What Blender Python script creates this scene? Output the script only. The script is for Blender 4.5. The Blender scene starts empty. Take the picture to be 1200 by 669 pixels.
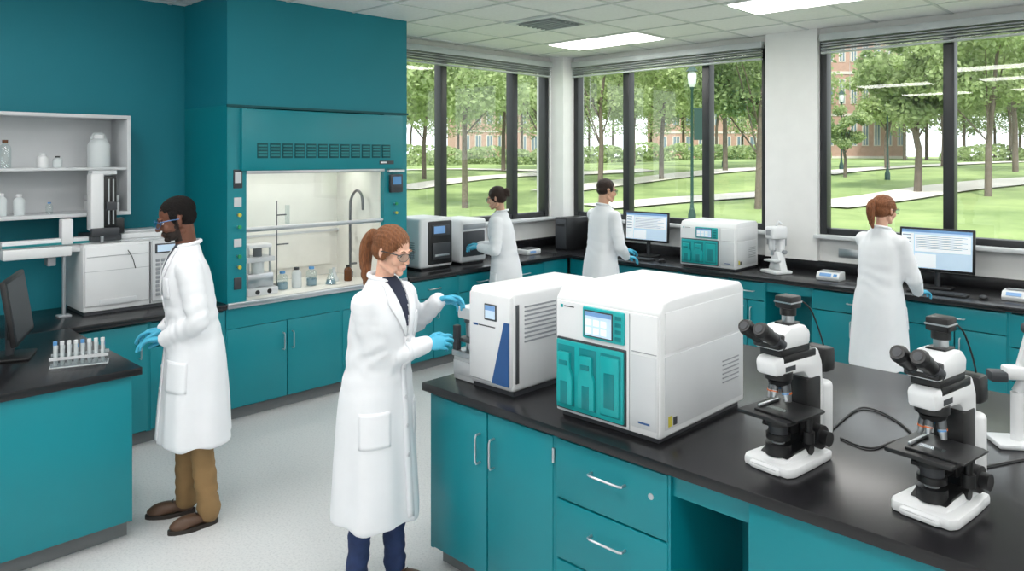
import bpy, bmesh, math, random
import numpy as np
from mathutils import Vector, Matrix, Euler, noise
from mathutils.bvhtree import BVHTree
random.seed(7); np.random.seed(7)
TH=math.radians(44.2); C=math.cos(TH); S=math.sin(TH)
FP=875.0; HOR=183.0; CH=2.0
def P(u,v,t):
    r=(u-600)/FP*t
    return Vector((C*r-S*t, S*r+C*t, CH-(v-HOR)/FP*t))
def facing(a,b):
    d=Vector((C*a-S*b, S*a+C*b)); d.normalize(); return d
scene=bpy.context.scene
COL=scene.collection
# ---------------------------------------------------------------- materials
def lin(c):
    c=c/255.0
    return c/12.92 if c<=0.04045 else ((c+0.055)/1.055)**2.4
_m={}
def mat(name,rgb,rough=0.5,metal=0.0,var=0.06,scale=6.0,bump=0.0,bscale=80.0,emit=0.0,spec=0.5,sheen=0.0,stretch=None,sss=0.0):
    if name in _m: return _m[name]
    m=bpy.data.materials.new(name); m.use_nodes=True
    nt=m.node_tree; b=nt.nodes['Principled BSDF']
    col=tuple(lin(x) for x in rgb)
    tc=nt.nodes.new('ShaderNodeTexCoord'); src=tc.outputs['Object']
    if stretch:
        mp=nt.nodes.new('ShaderNodeMapping'); mp.inputs['Scale'].default_value=stretch; nt.links.new(src,mp.inputs['Vector']); src=mp.outputs['Vector']
    n=nt.nodes.new('ShaderNodeTexNoise'); n.inputs['Scale'].default_value=scale; n.inputs['Detail'].default_value=3
    nt.links.new(src,n.inputs['Vector'])
    r=nt.nodes.new('ShaderNodeValToRGB')
    r.color_ramp.elements[0].position=0.3; r.color_ramp.elements[1].position=0.7
    r.color_ramp.elements[0].color=tuple(c*(1-var) for c in col)+(1,)
    r.color_ramp.elements[1].color=tuple(min(1,c*(1+var)) for c in col)+(1,)
    nt.links.new(n.outputs['Fac'],r.inputs['Fac'])
    nt.links.new(r.outputs['Color'],b.inputs['Base Color'])
    b.inputs['Roughness'].default_value=rough; b.inputs['Metallic'].default_value=metal
    b.inputs['Specular IOR Level'].default_value=spec
    if sheen: b.inputs['Sheen Weight'].default_value=sheen
    if sss:
        b.inputs['Subsurface Weight'].default_value=sss; b.inputs['Subsurface Radius'].default_value=(.012,.005,.003); b.inputs['Subsurface Scale'].default_value=1.0
    if emit:
        nt.links.new(r.outputs['Color'],b.inputs['Emission Color']); b.inputs['Emission Strength'].default_value=emit
    if bump:
        n2=nt.nodes.new('ShaderNodeTexNoise'); n2.inputs['Scale'].default_value=bscale; n2.inputs['Detail'].default_value=4
        nt.links.new(src,n2.inputs['Vector'])
        bp=nt.nodes.new('ShaderNodeBump'); bp.inputs['Strength'].default_value=bump; bp.inputs['Distance'].default_value=0.01
        nt.links.new(n2.outputs['Fac'],bp.inputs['Height']); nt.links.new(bp.outputs['Normal'],b.inputs['Normal'])
    _m[name]=m; return m
def thin_glass(name,tint=(1,1,1),gloss=0.06,rough=0.0):
    if name in _m: return _m[name]
    m=bpy.data.materials.new(name); m.use_nodes=True; nt=m.node_tree
    for n in list(nt.nodes): nt.nodes.remove(n)
    o=nt.nodes.new('ShaderNodeOutputMaterial'); mx=nt.nodes.new('ShaderNodeMixShader')
    t=nt.nodes.new('ShaderNodeBsdfTransparent'); g=nt.nodes.new('ShaderNodeBsdfGlossy')
    t.inputs[0].default_value=tint+(1,); g.inputs['Roughness'].default_value=rough
    mx.inputs[0].default_value=gloss
    nt.links.new(t.outputs[0],mx.inputs[1]); nt.links.new(g.outputs[0],mx.inputs[2]); nt.links.new(mx.outputs[0],o.inputs[0])
    _m[name]=m; return m
TEAL=mat('teal_laminate',(2,130,142),0.38,var=0.04,scale=1.5,bump=0.02,bscale=200)
TEALW=mat('teal_wall_paint',(2,124,140),0.6,var=0.04,scale=1.2,bump=0.05,bscale=150)
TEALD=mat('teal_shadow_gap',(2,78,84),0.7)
TEALI=mat('teal_instrument',(20,165,168),0.35,var=0.05)
TEALI2=mat('teal_instrument_deep',(8,126,132),0.35)
BLACK=mat('black_epoxy',(25,25,28),0.27,var=0.15,scale=14,bump=0.02)
BLK=mat('black_plastic',(24,25,27),0.4)
BLKG=mat('dark_grey_plastic',(58,61,66),0.45)
TOE=mat('toe_kick_grey',(112,116,118),0.6)
WHITE=mat('white_instrument_plastic',(226,229,231),0.38,var=0.02)
WHITE2=mat('offwhite_plastic',(205,209,212),0.42,var=0.02)
GREY=mat('grey_plastic',(150,155,160),0.45)
WALLW=mat('white_wall_paint',(234,235,234),0.75,var=0.02,bump=0.04)
STEEL=mat('brushed_steel',(196,200,204),0.28,metal=0.9,var=0.05)
STEELD=mat('dark_steel',(110,114,118),0.35,metal=0.8)
BRONZE=mat('dark_window_frame',(38,41,44),0.45)
BLIND=mat('blind_slats',(186,192,194),0.5)
BLUE=mat('blue_panel',(38,84,140),0.4)
LBLUE=mat('pale_blue_label',(90,150,205),0.5)
SCR=mat('screen_glow',(186,208,226),0.3,emit=0.35,var=0.02)
SCRW=mat('screen_white',(230,236,240),0.3,emit=0.35,var=0.02)
SCRB=mat('screen_blue_bar',(110,150,195),0.3,emit=0.3)
SCRD=mat('screen_grey_bar',(150,160,172),0.3,emit=0.2)
ORANGE=mat('orange_mark',(210,110,50),0.5)
GREEN=mat('green_mark',(40,150,90),0.5)
YEL=mat('yellow_label',(200,190,70),0.5)
GLASS=thin_glass('window_glass',(0.98,0.99,0.985),0.035)
CLEAR=thin_glass('clear_glassware',(0.9,0.95,0.95),0.14,0.05)
SASH=thin_glass('sash_glass',(0.96,0.98,0.98),0.04,0.02)
ACR=thin_glass('clear_acrylic',(0.92,0.95,0.96),0.18,0.08)
LENS=thin_glass('safety_lens',(0.80,0.90,0.95),0.08,0.05)
FROST=mat('frosted_plastic',(206,214,216),0.4,var=0.02)
AMBER=mat('amber_glass',(96,54,22),0.2)
COAT=mat('white_lab_coat_cotton',(232,235,239),0.9,var=0.02,bump=0.04,bscale=300,sheen=0.1)
COAT2=mat('coat_button',(205,208,212),0.4)
GLOVE=mat('blue_nitrile_glove',(66,172,205),0.45,var=0.05,bump=0.05)
JEANS=mat('navy_jeans',(34,52,92),0.85,var=0.15,scale=30,bump=0.1)
KHAKI=mat('khaki_trousers',(140,112,74),0.85,var=0.08,bump=0.1)
DARKT=mat('charcoal_trousers',(44,46,54),0.85)
SHOE=mat('brown_leather_shoe',(84,60,44),0.45,var=0.1)
SOLE=mat('dark_rubber_sole',(42,36,32),0.7)
NAVY=mat('navy_shirt',(32,40,62),0.8)
SHIRTG=mat('grey_shirt',(96,104,116),0.8)
# ---------------------------------------------------------------- builder
class B:
    def __init__(s): s.v=[];s.f=[];s.mi=[];s.mats=[];s.M=Matrix()
    def idx(s,m):
        if m not in s.mats: s.mats.append(m)
        return s.mats.index(m)
    def add(s,vs,fs,m):
        o=len(s.v); M=s.M
        s.v+= [tuple(M@Vector(p)) for p in vs]
        s.f+= [tuple(i+o for i in f) for f in fs]
        s.mi+=[s.idx(m)]*len(fs)
    def rbox(s,c,size,m,rot=(0,0,0),bev=0.0,seg=2):
        if bev<=0:
            vs=[((i&1)-.5,((i>>1)&1)-.5,((i>>2)&1)-.5) for i in range(8)]
            fs=[(0,2,3,1),(4,5,7,6),(0,1,5,4),(2,6,7,3),(0,4,6,2),(1,3,7,5)]
            vs=[Vector((a*size[0],b*size[1],c2*size[2])) for a,b,c2 in vs]
        else:
            bm=bmesh.new(); bmesh.ops.create_cube(bm,size=1)
            for w in bm.verts: w.co=Vector((w.co.x*size[0],w.co.y*size[1],w.co.z*size[2]))
            bmesh.ops.bevel(bm,geom=bm.edges[:],offset=min(bev,min(size)*0.45),segments=seg,affect='EDGES',profile=0.5)
            bm.verts.index_update()
            vs=[w.co.copy() for w in bm.verts]; fs=[tuple(w.index for w in f.verts) for f in bm.faces]; bm.free()
        R=Euler(rot).to_matrix(); cc=Vector(c)
        s.add([R@p+cc for p in vs],fs,m)
    def box(s,x0,x1,y0,y1,z0,z1,m,bev=0.0,seg=2):
        s.rbox(((x0+x1)/2,(y0+y1)/2,(z0+z1)/2),(abs(x1-x0),abs(y1-y0),abs(z1-z0)),m,bev=bev,seg=seg)
    def cyl(s,p1,p2,r,m,r2=None,n=20):
        p1=Vector(p1);p2=Vector(p2); r2=r if r2 is None else r2
        q=(p2-p1).to_track_quat('Z','Y').to_matrix()
        vs=[];fs=[]
        for k,(p,rr) in enumerate(((p1,r),(p2,r2))):
            for i in range(n):
                a=2*math.pi*i/n; vs.append(p+q@Vector((rr*math.cos(a),rr*math.sin(a),0)))
        for i in range(n): fs.append((i,(i+1)%n,n+(i+1)%n,n+i))
        fs.append(tuple(range(n-1,-1,-1))); fs.append(tuple(range(n,2*n)))
        s.add(vs,fs,m)
    def ell(s,c,r,m,rot=(0,0,0),nu=20,nv=12):
        vs,fs=ellg(c,r,rot,nu,nv); s.add(vs,fs,m)
    def tube(s,pts,r,m,n=8,smooth=0):
        if smooth: pts=catmull(pts,smooth)
        if isinstance(r,(list,tuple)): r=list(np.interp(np.linspace(0,1,len(pts)),np.linspace(0,1,len(r)),r))
        else: r=[r]*len(pts)
        vs,fs=tubeg(pts,r,n); s.add(vs,fs,m)
    def lathe(s,c,prof,m,n=24):
        vs=[];fs=[]
        for (r,z) in prof:
            for i in range(n):
                a=2*math.pi*i/n; vs.append((c[0]+r*math.cos(a),c[1]+r*math.sin(a),c[2]+z))
        for k in range(len(prof)-1):
            for i in range(n): fs.append((k*n+i,k*n+(i+1)%n,(k+1)*n+(i+1)%n,(k+1)*n+i))
        fs.append(tuple(range(n-1,-1,-1))); k=len(prof)-1; fs.append(tuple(k*n+i for i in range(n)))
        s.add(vs,fs,m)
    def prism(s,poly,axis,a,b,m,bev=0.0,seg=2):
        def mk(p,t):
            if axis=='x': return Vector((t,p[0],p[1]))
            if axis=='y': return Vector((p[0],t,p[1]))
            return Vector((p[0],p[1],t))
        bm=bmesh.new(); n=len(poly)
        A=[bm.verts.new(mk(p,a)) for p in poly]; Bv=[bm.verts.new(mk(p,b)) for p in poly]
        bm.faces.new(A); bm.faces.new(Bv[::-1])
        for i in range(n): bm.faces.new((A[i],Bv[i],Bv[(i+1)%n],A[(i+1)%n]))
        bmesh.ops.recalc_face_normals(bm,faces=bm.faces)
        if bev>0: bmesh.ops.bevel(bm,geom=bm.edges[:],offset=bev,segments=seg,affect='EDGES',profile=0.5)
        bm.verts.index_update()
        s.add([w.co.copy() for w in bm.verts],[tuple(w.index for w in f.verts) for f in bm.faces],m); bm.free()
    def finish(s,name,loc=(0,0,0),rz=0.0,parent=None,angle=35,smooth=True):
        me=bpy.data.meshes.new(name); me.from_pydata(s.v,[],s.f)
        for m in s.mats: me.materials.append(m)
        me.polygons.foreach_set('material_index',s.mi)
        if smooth:
            me.polygons.foreach_set('use_smooth',[True]*len(me.polygons))
            me.set_sharp_from_angle(angle=math.radians(angle))
        me.update()
        o=bpy.data.objects.new(name,me); COL.objects.link(o); o.location=loc; o.rotation_euler=(0,0,rz)
        if parent: o.parent=parent
        return o
def ellg(c,r,rot=(0,0,0),nu=20,nv=12):
    R=Euler(rot).to_matrix(); c=Vector(c); vs=[];fs=[]
    for j in range(1,nv):
        ph=math.pi*j/nv
        for i in range(nu):
            a=2*math.pi*i/nu
            vs.append(c+R@Vector((r[0]*math.sin(ph)*math.cos(a),r[1]*math.sin(ph)*math.sin(a),r[2]*math.cos(ph))))
    top=len(vs); vs.append(c+R@Vector((0,0,r[2]))); bot=len(vs); vs.append(c+R@Vector((0,0,-r[2])))
    for j in range(nv-2):
        for i in range(nu): fs.append((j*nu+i,(j+1)*nu+i,(j+1)*nu+(i+1)%nu,j*nu+(i+1)%nu))
    for i in range(nu):
        fs.append((top,i,(i+1)%nu)); fs.append((bot,(nv-2)*nu+(i+1)%nu,(nv-2)*nu+i))
    return vs,fs
def catmull(pts,k=6):
    pts=[Vector(p) for p in pts]; out=[]
    for i in range(len(pts)-1):
        p0=pts[max(i-1,0)];p1=pts[i];p2=pts[i+1];p3=pts[min(i+2,len(pts)-1)]
        for j in range(k):
            t=j/k
            out.append(0.5*((2*p1)+(p2-p0)*t+(2*p0-5*p1+4*p2-p3)*t*t+(3*p1-p0-3*p2+p3)*t**3))
    out.append(pts[-1]); return out
def tubeg(pts,rs,n=8):
    pts=[Vector(p) for p in pts]; vs=[];fs=[]
    up=None
    for i,p in enumerate(pts):
        d=(pts[min(i+1,len(pts)-1)]-pts[max(i-1,0)]).normalized()
        if up is None: up=d.orthogonal().normalized()
        up=(up-d*up.dot(d)).normalized(); w=d.cross(up)
        for k in range(n):
            a=2*math.pi*k/n; vs.append(p+(up*math.cos(a)+w*math.sin(a))*rs[i])
    for i in range(len(pts)-1):
        for k in range(n): fs.append((i*n+k,i*n+(k+1)%n,(i+1)*n+(k+1)%n,(i+1)*n+k))
    fs.append(tuple(range(n-1,-1,-1))); o=(len(pts)-1)*n; fs.append(tuple(o+k for k in range(n)))
    return vs,fs
# ---------------------------------------------------------------- people library
Q=[1.0]
class Org:
    def __init__(s): s.v=[];s.f=[]
    def add(s,g):
        o=len(s.v); s.v+=g[0]; s.f+=[tuple(i+o for i in f) for f in g[1]]
    def ell(s,c,r,rot=(0,0,0),nu=20,nv=12): s.add(ellg(c,r,rot,nu,nv))
    def cap(s,p1,p2,r1,r2=None):
        r2=r1 if r2 is None else r2
        p1=Vector(p1);p2=Vector(p2)
        n=max(1,int((p2-p1).length/0.08)+1)
        s.add(tubeg([p1.lerp(p2,i/n) for i in range(n+1)],[r1+(r2-r1)*i/n for i in range(n+1)],16))
        s.ell(p1,(r1,)*3,nu=16,nv=10); s.ell(p2,(r2,)*3,nu=16,nv=10)
    def chain(s,pts,rs):
        for i in range(len(pts)-1): s.cap(pts[i],pts[i+1],rs[i],rs[i+1])
    def loft(s,rings,n=44,e=2.3):
        vs=[];fs=[]
        for (cx,cy,z,rx,ry) in rings:
            for i in range(n):
                a=2*math.pi*i/n; ca=math.cos(a);sa=math.sin(a)
                vs.append(Vector((cx+rx*math.copysign(abs(ca)**(2/e),ca),cy+ry*math.copysign(abs(sa)**(2/e),sa),z)))
        for k in range(len(rings)-1):
            for i in range(n): fs.append((k*n+i,k*n+(i+1)%n,(k+1)*n+(i+1)%n,(k+1)*n+i))
        fs.append(tuple(range(n-1,-1,-1))); k=len(rings)-1; fs.append(tuple(k*n+i for i in range(n)))
        s.add((vs,fs))
    def remesh(s,size,smooth=4):
        me=bpy.data.meshes.new('tmp'); me.from_pydata([tuple(p) for p in s.v],[],s.f); me.update()
        o=bpy.data.objects.new('tmp',me); COL.objects.link(o)
        m=o.modifiers.new('r','REMESH'); m.mode='VOXEL'; m.voxel_size=size*Q[0]
        if smooth:
            k=o.modifiers.new('s','SMOOTH'); k.factor=0.5; k.iterations=max(1,int(smooth/Q[0]))
        dg=bpy.context.evaluated_depsgraph_get()
        r=bpy.data.meshes.new_from_object(o.evaluated_get(dg))
        bpy.data.objects.remove(o); bpy.data.meshes.remove(me)
        return r
def put(me,name,mats,parent,M=None):
    if M is not None: me.transform(M)
    me.materials.clear()
    for m in mats: me.materials.append(m)
    me.polygons.foreach_set('use_smooth',[True]*len(me.polygons)); me.name=name; me.update()
    o=bpy.data.objects.new(name,me); COL.objects.link(o); o.parent=parent; return o
def lerp_rings(rings,n=5):
    out=[]
    for a,b in zip(rings[:-1],rings[1:]):
        for i in range(n):
            t=i/n; out.append(tuple(x+(y-x)*t for x,y in zip(a,b)))
    out.append(rings[-1])
    R=np.array(out)
    for _ in range(3): R[1:-1]=(R[:-2]+2*R[1:-1]+R[2:])/4
    return [tuple(r) for r in R]
def ik(Sh,W,l1,l2,hint):
    d=W-Sh; L=d.length
    if L>(l1+l2)*0.995: W=Sh+d.normalized()*(l1+l2)*0.995; d=W-Sh; L=d.length
    a=(l1*l1-l2*l2+L*L)/(2*L); h=math.sqrt(max(l1*l1-a*a,0))
    n=d.normalized(); hp=(hint-n*hint.dot(n)).normalized()
    return Sh+n*a+hp*h, W
def make_hand(side,wrist,d,palm,scale,curl,parent,name,spread=0.12):
    o=Org(); tx=-side
    o.ell((0,.05,0),(.041,.050,.016)); o.ell((0,.028,0),(.033,.04,.017))
    o.add(tubeg([Vector((0,-.03,0)),Vector((0,-.01,0)),Vector((0,.02,0))],[.029,.028,.027],16))
    xs=[tx*.031,tx*.0105,-tx*.0105,-tx*.031]; ks=[.088,.092,.087,.078]; Ls=[.072,.080,.074,.058]
    rr=[.0098,.0100,.0095,.0085]
    for i in range(4):
        p=Vector((xs[i],ks[i]-.01,0)); base=Vector((xs[i]*.6,.03,0)); pts=[base,p]; rs=[.012,rr[i]]
        ang=0; sp=(xs[i]/.031)*spread
        for sgi,(fr,cu) in enumerate(zip((.45,.31,.24),curl)):
            ang+=cu*(1+0.12*i)
            dd=Vector((math.sin(sp)*math.cos(ang),math.cos(sp)*math.cos(ang),-math.sin(ang)))
            p=p+dd*(Ls[i]*fr+.004); pts.append(p); rs.append(rr[i]*(1-.09*(sgi+1)))
        o.chain(pts,rs)
    o.chain([Vector((tx*.018,.012,-.004)),Vector((tx*.044,.042,-.014)),Vector((tx*.053,.070,-.026)),Vector((tx*.046,.092,-.038))],[.017,.0135,.0115,.0095])
    me=o.remesh(.0036,2)
    Y=d.normalized(); Z=(-palm); Z=(Z-Y*Z.dot(Y)).normalized(); X=Y.cross(Z)
    R=Matrix((X,Y,Z)).transposed().to_4x4()
    return put(me,name,[GLOVE],parent,Matrix.Translation(wrist)@R@Matrix.Scale(scale,4))
def make_person(name,loc,face,H,male,coatc,hem,lean,LW,RW,Ld,Rd,Lp,Rp,hyaw,hpitch,hair,hairmat,skin,lip,pants,shirt,glasses,feet,beard=None,curl=(.35,.5,.4),Lh=None,Rh=None,curlR=None,girth=1.0,hroll=0.0,pony=None):
    phi=math.atan2(-face[0],face[1])
    root=bpy.data.objects.new(name,None); COL.objects.link(root); root.location=(loc[0],loc[1],0); root.rotation_euler=(0,0,phi)
    Ri=Matrix.Rotation(-phi,3,'Z')
    def L(p): return Ri@(Vector(p)-Vector((loc[0],loc[1],0)))
    def D(d): return (Ri@Vector(d)).normalized()
    s=H/1.75; g=girth
    k=1.0 if male else .92
    def cy(z):
        t=max(0,min(1,(z/s-.88)/.62)); return lean*t*t*(3-2*t)
    o=Org()
    o.ell((0,0,.92*s),(.135*s*k,.09*s,.12*s))
    for sd,(fx,fy) in zip((-1,1),feet):
        hip=Vector((sd*.070*s,0,.88*s)); ank=Vector((fx,fy-.02,.10*s)); kn=hip.lerp(ank,.5)+Vector((0,.015,0))
        o.chain([hip,kn,ank+Vector((0,0,-.03))],[.070*s*k,.062*s*k,.056*s*k])
    me=o.remesh(.011,4)
    for v in me.vertices:
        z=v.co.z
        v.co+=v.normal*(.007*noise.noise(Vector((v.co.x*12,v.co.y*12,z*26)))*(1.5 if z<.35 else .4))
    put(me,'trousers',[pants],root)
    for i,(sd,(fx,fy)) in enumerate(zip((-1,1),feet)):
        o=Org(); a=sd*.15
        o.ell((0,.08,.045),(.043,.09,.035)); o.ell((0,.115,.035),(.045,.068,.030)); o.ell((0,-.015,.05),(.036,.050,.045)); o.cap((0,-.01,.06),(0,-.012,.11),.038,.040)
        me=o.remesh(.006,3)
        for v in me.vertices:
            if v.co.z<.012: v.co.z=.012
        M=Matrix.Translation((fx,fy,0))@Matrix.Rotation(-a,4,'Z')@Matrix.Scale(s*(.98 if male else .88),4)
        put(me,'shoe_%d'%(i+1),[SHOE],root,M)
        b=B(); poly=[]
        for q in range(28):
            an=2*math.pi*q/28; w=.047 if math.sin(an)>0 else .039
            poly.append((w*math.cos(an),.060+.130*math.sin(an)))
        b.prism(poly,'z',0.0,.022,SOLE)
        for q in range(4): b.tube([(-.02,.045+q*.018,.078-q*.006),(0,.05+q*.018,.083-q*.006),(.02,.045+q*.018,.078-q*.006)],.0025,SOLE,n=6)
        b2=b.finish('sole_%d'%(i+1),parent=root); b2.data.transform(M)
    sw=.178*s if male else .147*s
    rings=[(0,cy(hem),hem,.212*k*g,.175*g),(0,0,hem+.2,.204*k*g,.162*g),(0,0,.93*s,.188*k*g,.145*g),(0,cy(1.08*s)*1,1.08*s,.158*k*g,.124*g),
           (0,cy(1.28*s)+.005,1.28*s,.176*k*g,.128*g),(0,cy(1.37*s),1.37*s,.176*k*g,.110*g),(0,cy(1.425*s),1.425*s,.150*k,.088),(0,cy(1.475*s)-.01,1.475*s,.092*k,.068),(0,cy(1.505*s)-.01,1.505*s,.058,.056)]
    rings=lerp_rings(rings,5)
    o=Org(); o.loft(rings)
    raw=BVHTree.FromPolygons([tuple(p) for p in o.v],o.f)
    if not male:
        for sx in (-1,1): o.ell((sx*.068*s,.075*s+cy(1.26*s),1.25*s),(.06,.05,.06))
    hands=[]; bones=[]
    for sd,W,hint in ((-1,LW,Lh),(1,RW,Rh)):
        Sh=Vector((sd*sw,cy(1.42*s),1.388*s)); W=L(W)
        hint=hint or Vector((sd*.6,-.5,-.7))
        El,W=ik(Sh,W,.285*s,.255*s,Vector(hint)); hands.append(W); bones.append((Sh,El,W))
        o.chain([Sh,Sh.lerp(El,.5),El,El.lerp(W,.55),W.lerp(El,.04)],[.064*s*g,.060*s*g,.055*s,.050*s,.044*s])
    me=o.remesh(.0095,7)
    nv=len(me.vertices); CO=np.empty(nv*3); me.vertices.foreach_get('co',CO); CO=CO.reshape(-1,3)
    NO=np.empty(nv*3,dtype=np.float32); me.vertex_normals.foreach_get('vector',NO); NO=NO.reshape(-1,3)
    DD=np.zeros(nv)
    for i in range(nv):
        x,y,z=CO[i]; p=Vector((x,y,z))
        th=math.atan2(y,x); low=max(0,min(1,(1.04*s-z)/.4))
        sa=0; dm=9
        for (Sh,El,W) in bones:
            for a_,b_ in ((Sh,El),(El,W)):
                ab=b_-a_; q=max(0,min(1,(p-a_).dot(ab)/ab.length_squared)); dd=(p-(a_+ab*q)).length
                if dd<dm:
                    dm=dd; sa=min((p-El).length,1)
        if dm<.075:
            w=math.exp(-(sa/.15)**2)
            d=(.001+w*.0045)*math.sin(sa*120+6*noise.noise(p*8))+.005*noise.noise(Vector((x*9,y*9,z*9)))
        else:
            nn=noise.noise(Vector((x*1.6,y*1.6,z*.9+loc[0])))
            d=.012*low*(math.sin(th*5+3.5*nn)*.75+.35)+.0045*low*math.sin(th*9+5*nn)
            d+=.005*noise.noise(Vector((x*6+loc[0],y*6,z*2.6)))
            wz=math.exp(-((z-1.10*s)/.12)**2)
            d+=wz*.0035*math.sin(z*75+x*12+6*noise.noise(Vector((x*5,y*5,z*3))))
        DD[i]=d
    # smooth the displacement field over mesh edges
    ne=len(me.edges); E=np.empty(ne*2,dtype=np.int64); me.edges.foreach_get('vertices',E); E=E.reshape(-1,2)
    deg=np.bincount(E.ravel(),minlength=nv).astype(float); deg[deg==0]=1
    for _ in range(3):
        acc=np.bincount(E[:,0],weights=DD[E[:,1]],minlength=nv)+np.bincount(E[:,1],weights=DD[E[:,0]],minlength=nv)
        DD=.5*DD+.5*acc/deg
    CO=CO+NO*DD[:,None]; me.vertices.foreach_set('co',CO.ravel()); me.update()
    put(me,'lab_coat',[coatc,shirt],root)
    vz=1.24*s
    for p in me.polygons:
        c=p.center
        if c.z>vz and c.z<1.56*s and p.normal.y>.2:
            w=.002+.054*(c.z-vz)/(1.50*s-vz)
            if abs(c.x)<w and c.y>cy(c.z)+.02: p.material_index=1
    bv=BVHTree.FromPolygons([tuple(v.co) for v in me.vertices],[tuple(p.vertices) for p in me.polygons])
    def surf(w,z,a,off):
        dr=Vector((math.sin(a),math.cos(a),0)); sd=Vector((math.cos(a),-math.sin(a),0))
        st=sd*w+dr*.8+Vector((0,0,z))
        h=raw.ray_cast(st,-dr)
        if h[0] is None: return None
        h2=bv.ray_cast(h[0]+dr*.05,-dr)
        q=h2[0] if h2[0] is not None and (h2[0]-h[0]).length<.08 else h[0]
        return q+dr*off
    def patch(left,right,a,off,nr,nc,pn,mt,th=.004):
        vs=[]
        for i in range(nr+1):
            t=i/nr
            def at(pl):
                q=t*(len(pl)-1); j=min(int(q),len(pl)-2); f=q-j
                return (pl[j][0]+(pl[j+1][0]-pl[j][0])*f, pl[j][1]+(pl[j+1][1]-pl[j][1])*f)
            l=at(left); r=at(right)
            for jj in range(nc+1):
                f=jj/nc; q=surf(l[0]+(r[0]-l[0])*f,l[1]+(r[1]-l[1])*f,a,off)
                if q is None: return None
                vs.append(q)
        fs=[(i*(nc+1)+j,i*(nc+1)+j+1,(i+1)*(nc+1)+j+1,(i+1)*(nc+1)+j) for i in range(nr) for j in range(nc)]
        m2=bpy.data.meshes.new(pn); m2.from_pydata([tuple(q) for q in vs],[],fs)
        oo=put(m2,pn,[mt],root); md=oo.modifiers.new('t','SOLIDIFY'); md.thickness=th; md.offset=0
        return oo
    nz=1.478*s
    for sx in (-1,1):
        patch([(sx*.050,nz),(sx*.034,(nz+vz)/2+.02),(sx*.000,vz)],[(sx*.070,nz),(sx*.094,nz-.09*s),(sx*.084,nz-.12*s),(sx*.012,vz-.01)],0,.006,14,5,'lapel_%s'%('l' if sx<0 else 'r'),coatc,.005)
        patch([(-.07,.90*s),(-.07,.74*s)],[(.07,.90*s),(.07,.74*s)],sx*.95,.003,10,10,'pocket_%s'%('l' if sx<0 else 'r'),coatc,.005)
    patch([(-.022,vz-.01),(-.022,hem+.02)],[(.012,vz-.01),(.012,hem+.02)],0,.003,30,2,'placket',coatc,.004)
    patch([(-.13*k,1.33*s),(-.13*k,1.22*s)],[(-.055,1.33*s),(-.055,1.22*s)],0,.003,6,6,'chest_pocket',coatc,.003)
    b=B()
    for q in range(5):
        z=vz-.03-q*(vz-.1-hem-.1)/5
        pp=surf(-.005,z,0,.005)
        if pp: b.cyl(pp,pp+Vector((0,.004,0)),.009,COAT2,n=14)
    b.finish('buttons',parent=root)
    o=Org()
    ctr=Vector((0,cy(1.5*s)-.012,1.487*s)); cp=[]
    for i in range(21):
        a=math.radians(-60+300*i/20); cp.append(ctr+Vector((.068*k*math.cos(a),-.064*math.sin(a),.008+.014*math.sin(a))))
    o.add(tubeg(cp,[.006]+[.012]*19+[.006],12))
    me=o.remesh(.005,1); put(me,'collar',[coatc],root)
    mh=.98 if male else .90
    for sd,W,d,p,nm,cu in ((-1,hands[0],Ld,Lp,'glove_left',curl),(1,hands[1],Rd,Rp,'glove_right',curlR or curl)):
        make_hand(sd,W,D(d),D(p),mh*s*1.02,cu,root,nm)
    # ---- head
    hs=s*(1.0 if male else .97)
    neck=Vector((0,cy(1.5*s),1.515*s))
    Mh=Matrix.Translation(neck)@Euler((-hpitch,hroll,hyaw)).to_matrix().to_4x4()@Matrix.Scale(hs,4)@Matrix.Translation((0,.018,.118))
    Mi=Mh.inverted()
    f=0 if male else 1
    o=Org()
    o.ell((0,-.015,.035),(.073,.092,.083)); o.ell((0,.022,-.015),(.060-.002*f,.062,.072)); o.ell((0,.024,-.062),(.049-.006*f,.048,.040)); o.ell((0,.063,-.090),(.022-.005*f,.020,.017))
    for sx in (-1,1):
        o.ell((sx*.034,.052,-.028),(.024,.026,.026)); o.ell((sx*.026,.076,.022),(.026,.010,.007 if f else .010))
        o.ell((sx*.073,-.008,-.006),(.008,.017,.029),rot=(.15,0,sx*.35)); o.ell((sx*.0095,.093,-.033),(.0078,.009,.007))
        o.cap((sx*.052,-.01,-.058),(sx*.028,.040,-.088),.017,.014)
    o.cap((0,.082,.014),(0,.102-.003*f,-.029),.0075,.0105-.0015*f); o.ell((0,.072,-.060),(.028,.018,.018))
    nb=Mi@Vector((0,cy(1.47*s)-.008,1.455*s))
    o.cap((0,-.026,-.045),nb,.052 if male else .044,.054 if male else .047)
    me=o.remesh(.0038,3)
    mm=[skin]
    if beard:
        mm.append(beard)
        for p in me.polygons:
            c=p.center
            edge=.004*noise.noise(c*60)
            if c.z<-.052+edge and c.z>-.112 and c.y>.0 and not (c.z>-.074 and c.z<-.055 and abs(c.x)<.020 and c.y>.06): p.material_index=1
            elif c.y>-.002+edge and c.y<.020+edge and abs(c.x)>.045 and c.z<.01 and c.z>-.112: p.material_index=1
            elif abs(c.x)<.030 and c.z<-.044 and c.z>-.055 and c.y>.06: p.material_index=1
    mi=[p.material_index for p in me.polygons]
    put(me,'head',mm,root,Mh); me.polygons.foreach_set('material_index',mi)
    hb=BVHTree.FromPolygons([tuple(v.co) for v in me.vertices],[tuple(p.vertices) for p in me.polygons])
    def fy(x,z):
        st=Mh@Vector((x,.3,z)); dr=(Mh.to_3x3()@Vector((0,-1,0))).normalized()
        h=hb.ray_cast(st,dr)
        return (Mi@h[0]).y if h[0] is not None else .08
    b=B(); b.M=Mh
    EW=mat('eye_white',(228,224,220),0.3); EI=mat('iris_brown',(52,34,22),0.2)
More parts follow.
